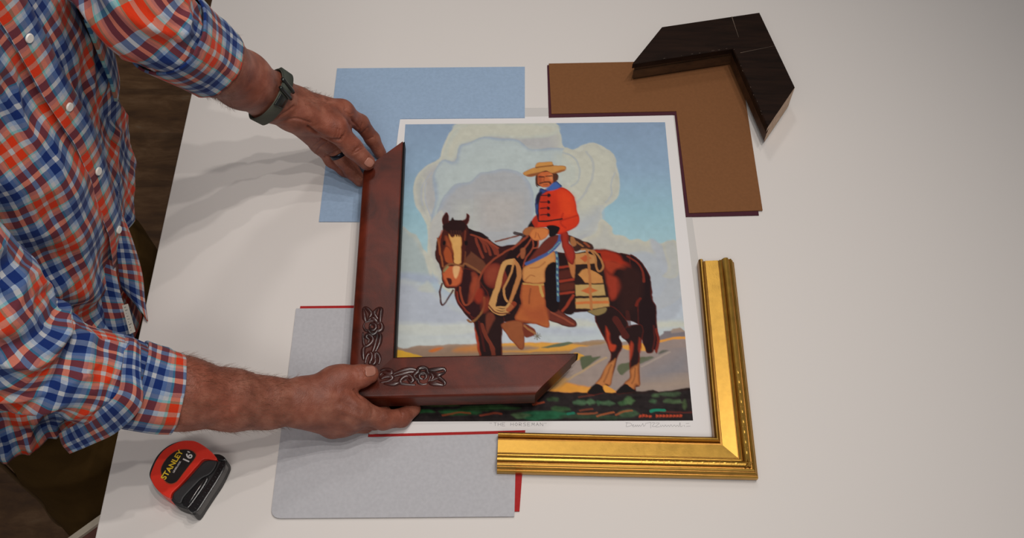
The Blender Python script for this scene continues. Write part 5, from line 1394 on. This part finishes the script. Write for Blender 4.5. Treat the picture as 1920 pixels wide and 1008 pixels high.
def band(name, field, c, ax_, up_, sd_, halfw, t_in, t_out, mat, parent, seg=72, a0=0, a1=2 * math.pi, rib=0.0):
    closed = abs(a1 - a0 - 2 * math.pi) < 1e-6
    n_ = seg if closed else seg + 1; v = []
    for k in range(n_):
        a = a0 + (a1 - a0) * k / seg; d_ = up_ * math.cos(a) + sd_ * math.sin(a)
        for w_, tt in ((-halfw, t_in), (-halfw, t_out * .7), (-halfw * .85, t_out), (halfw * .85, t_out), (halfw, t_out * .7), (halfw, t_in)):
            cc_ = c + ax_ * w_; r_ = ringr(field, cc_, d_)
            v.append(cc_ + d_ * (r_ + tt + (rib * (k % 2) if tt == t_out else 0)))
    f = []
    for k in range(seg):
        k2 = (k + 1) % n_
        for j in range(6): f.append((k * 6 + j, k2 * 6 + j, k2 * 6 + (j + 1) % 6, k * 6 + (j + 1) % 6))
    if not closed: f += [tuple(range(6)), tuple(range((n_ - 1) * 6, n_ * 6))[::-1]]
    return mesh_obj(name, v, f, mat, parent, True)
band('band', fieldL, wc, wax, wup, wsd, .0105, .0030, .0048, M['strap'], wr)
sgn = 1 if to_px((wc + wsd * .02)[None])[0][1] > to_px(wc[None])[0][1] else -1
ob = band('band_overlap', fieldL, wc, wax, wup, wsd, .0100, .0046, .0064, M['strap2'], wr, 40, -1.6 if sgn > 0 else .30, -.30 if sgn > 0 else 1.6, rib=.0007)
def bar(a, thick, half, mat, name, lift=.0035):
    d_ = wup * math.cos(a) + wsd * math.sin(a); tg = np.cross(wax, d_); pts = []
    v = []
    r_ = ringr(fieldL, wc, d_) + lift; c = wc + d_ * r_
    for w_ in np.linspace(-1, 1, 7):
        cc_ = wc + wax * w_ * half; pts.append(cc_ + d_ * (ringr(fieldL, cc_, d_) + lift - .0006 * w_ * w_))
    vv, ff = tube_geo(pts, [thick * (.75 if i in (0, 6) else 1) for i in range(7)], 10, 1.0)
    return mesh_obj(name, vv, ff, mat, wr, True)
bar(-sgn * .62, .0030, .0135, M['lug'], 'buckle_bar', .0068); bar(-sgn * .34, .0030, .0135, M['lug'], 'buckle_bar', .0068)
band('buckle_loop', fieldL, wc, wax, wup, wsd, .0085, .0046, .0072, M['lug'], wr, 14, min(-sgn * .22, sgn * .12), max(-sgn * .22, sgn * .12))

rg = bpy.data.objects.new('ring', None)
rc = J(637, 285, .052); rax = L_f[3][0].b - L_f[3][0].a; rax /= np.linalg.norm(rax)
h_ = np.dot(rc - L_f[3][0].a, rax); rc = L_f[3][0].a + rax * h_ * 1.0
rup = -viewn(637, 285); rup = rup - rax * (rup @ rax); rup /= np.linalg.norm(rup); rsd = np.cross(rax, rup)
M['ringm'] = simple('dark_ring_metal', C(30, 34, 44), rough=0.25, metal=0.7)
fr_only = Field(L_f[3], [], kb=.006)
ro = band('ring', fr_only, rc, rax, rup, rsd, .0032, -.0003, .0016, M['ringm'], None, 48)
tag(ro, 'dark ring worn on a finger of the left hand', 'ring')

# ------------------------------------------------------------------ tape measure
M['tred'] = simple('tape_red_plastic', C(202, 46, 30), rough=0.38, spec=0.5)
M['tblk'] = simple('tape_black_rubber', C(34, 33, 34), rough=0.55, bump=(500, .3, .0004))
M['tblk2'] = simple('tape_black_gloss', C(26, 25, 26), rough=0.25)
M['tlab'] = simple('tape_label_black', C(30, 26, 24), rough=0.4)
M['tyel'] = simple('yellow_print', C(226, 176, 40), rough=0.5)
M['twht'] = simple('silver_print', C(196, 190, 186), rough=0.4)
M['tsteel'] = simple('steel', C(120, 118, 116), rough=0.3, metal=0.9)
tm = bpy.data.objects.new('tape_measure', None); link(tm)
tag(tm, 'red and black tape measure lying on the table by the trousers', 'tape measure')
TH_ = .030
ts = SC(5.6, 260, 800)
def tpts(pts, z): return [P2(x, y, z) for x, y in ts(pts)]
base_out = [(108, 500), (120, 440), (150, 370), (190, 300), (250, 235), (330, 180), (420, 148), (520, 140), (600, 150), (690, 200), (780, 275), (850, 300), (905, 320), (925, 370), (900, 440), (840, 560), (760, 680), (680, 800), (610, 905), (570, 915), (525, 870), (450, 845), (380, 810), (320, 745), (250, 700), (180, 640), (130, 560)]
def smooth_poly(pts, z, n_=4): return [tuple(q_) for q_ in catmull(tpts(pts, z), n_, True)]
red_out = [(122, 505), (150, 420), (195, 330), (260, 245), (350, 185), (440, 148), (520, 140), (600, 150), (690, 200), (780, 275), (820, 345), (690, 335), (620, 400), (540, 490), (440, 600), (350, 690), (328, 745), (250, 705), (180, 640), (135, 565)]
o = prism('rubber_shell', smooth_poly(base_out, TH_ * .80), .0005, TH_ * .80, M['tblk'], tm); bevel(o, .0022, 3, 50)
o = prism('red_case', smooth_poly(red_out, TH_), .001, TH_, M['tred'], tm); bevel(o, .0028, 4, 50)
lab = [(228, 470), (250, 390), (310, 310), (390, 250), (470, 232), (550, 240), (605, 280), (600, 320), (540, 400), (470, 490), (400, 580), (330, 605), (270, 570)]
o = prism('label_rim', smooth_poly(lab, TH_), TH_ - .001, TH_ + .0004, simple('label_rim_red', C(150, 60, 36), rough=.4), tm)
cl_ = np.mean(lab, 0); lab2 = [tuple(cl_ + (np.array(q_) - cl_) * .95) for q_ in lab]
prism('label_panel', smooth_poly(lab2, TH_), TH_ - .001, TH_ + .0008, M['tlab'], tm)
for nm, pts, z1, mt in [('side_grip', [(360, 700), (420, 640), (560, 500), (650, 400), (720, 350), (820, 350), (800, 430), (740, 500), (660, 540), (560, 640), (470, 740), (440, 800), (370, 770)], .0275, 'tblk'),
                        ('mouth_guard', [(520, 860), (560, 800), (700, 620), (800, 470), (860, 360), (905, 345), (905, 420), (830, 560), (720, 730), (620, 880), (560, 895)], .0275, 'tblk2'),
                        ('belt_clip', [(455, 790), (500, 720), (600, 610), (700, 520), (730, 530), (700, 600), (620, 720), (540, 830), (500, 850)], .0262, 'tblk2')]:
    o = prism(nm, smooth_poly(pts, z1, 3), .012, z1, M[mt], tm); bevel(o, .0015, 2, 50)
o = prism('thumb_lock', smooth_poly([(775, 285), (850, 285), (905, 320), (900, 350), (840, 345), (780, 310)], .029, 3), .01, .029, M['tblk2'], tm); bevel(o, .001, 2, 50)
v, f = tube_geo([P(*ts([q_])[0], .0272) for q_ in [(530, 800), (580, 720), (640, 630), (690, 555)]], [.0006, .0012, .0010, .0004], 8); mesh_obj('blade_edge', v, f, M['tsteel'], tm, True)
o = prism('end_hook', tpts([(560, 880), (600, 850), (625, 880), (600, 925), (570, 920)], .012), .002, .012, M['tsteel'], tm)
nb = Geo()
for k in range(14):
    t = k / 13; q_ = (150 + 0, 0)
for k in range(12):
    t = k / 11.0; x = 590 + (880 - 590) * t; y = 850 - (850 - 400) * t
    c = P(*ts([(x, y)])[0], .0275)
    nb.add(*tube_geo([c + (-.0016, .0010, 0), c + (.0016, -.0008, 0)], .0005, 6))
nb.obj('guard_ribs', M['tblk'], tm)
def lettering(name, body, px, py, z, to, size, mat, parent, ext=.0002, shear=0.0):
    cu = bpy.data.curves.new(name, 'FONT'); cu.body = body; cu.size = size; cu.extrude = ext; cu.align_x = 'CENTER'; cu.align_y = 'CENTER'; cu.offset = size * .022; cu.shear = shear
    tmp = bpy.data.objects.new(name + '_curve', cu); me = bpy.data.meshes.new_from_object(tmp); bpy.data.objects.remove(tmp)
    me.materials.clear(); me.materials.append(mat)
    o = link(bpy.data.objects.new(name, me), parent); c = P(px, py, z); d_ = P(px + to[0], py + to[1], z) - c
    o.location = c; o.rotation_euler = (0, 0, math.atan2(d_[1], d_[0])); return o
lx_, ly_ = ts([(353, 397)])[0]
lettering('brand_lettering', 'STANLEY', lx_, ly_, TH_ + .0010, (17.5, -27), .0098, M['tyel'], tm)
lx_, ly_ = ts([(522, 320)])[0]
lettering('length_lettering', "16'", lx_, ly_, TH_ + .0010, (17.5, -27), .0125, M['twht'], tm)
lx_, ly_ = ts([(402, 420)])[0]
lettering('small_lettering', 'LEVERLOCK', lx_, ly_, TH_ + .0010, (17.5, -27), .0030, M['twht'], tm)
# ------------------------------------------------------------------ light
def lamp(name, loc, target, power, radius=0.02, col=(1, 0.93, 0.86), spot=70, blend=0.6):
    ld = bpy.data.lights.new(name, 'SPOT'); ld.energy = power; ld.shadow_soft_size = radius
    ld.color = col; ld.spot_size = math.radians(spot); ld.spot_blend = blend
    o = bpy.data.objects.new(name, ld); link(o); o.location = loc
    d = Vector(target) - Vector(loc); o.rotation_euler = d.to_track_quat('-Z', 'Y').to_euler()
    return o
LP = 19.5
for loc, k in [((0.14, -0.62, 2.05), 0.9), ((0.36, -0.30, 2.05), 1.0), ((0.28, 0.02, 2.05), 1.0), ((0.64, 0.20, 2.05), 1.0), ((0.46, 0.52, 2.05), 0.7)]:
    lamp('track_light', loc, (-0.50, -0.15, 0), LP * k, spot=98, blend=1.0, col=(1, 0.95, 0.90))
def add_soft_light(loc, to, sx, sy, e):
    ad_ = bpy.data.lights.new('added_soft_light', 'AREA'); ad_.shape = 'RECTANGLE'; ad_.size = sx; ad_.size_y = sy; ad_.energy = e; ad_.color = (1, 0.96, 0.92)
    ao = bpy.data.objects.new('added_soft_light', ad_); link(ao); ao.location = loc
    ao.rotation_euler = (Vector(to) - Vector(loc)).to_track_quat('-Z', 'Y').to_euler()
add_soft_light((-0.35, -1.7, 2.25), (-0.3, -0.1, 0), 1.2, 0.6, 12)  # added fill light, lifts the shaded table below the right forearm
add_soft_light((-0.06, 1.42, 2.25), (-0.2, 0.0, 0), 0.28, 0.28, 5.5)  # added soft light, placed to give the gilded corner its highlight
wl = bpy.data.worlds.new('world'); scene.world = wl; wl.use_nodes = True
bg = wl.node_tree.nodes['Background']
bg.inputs['Color'].default_value = (0.9, 0.93, 1.0, 1); bg.inputs['Strength'].default_value = 0.13
scene.view_settings.view_transform = 'Standard'
scene.view_settings.look = 'None'
scene.view_settings.exposure = 0.0
scene.view_settings.gamma = 1.0
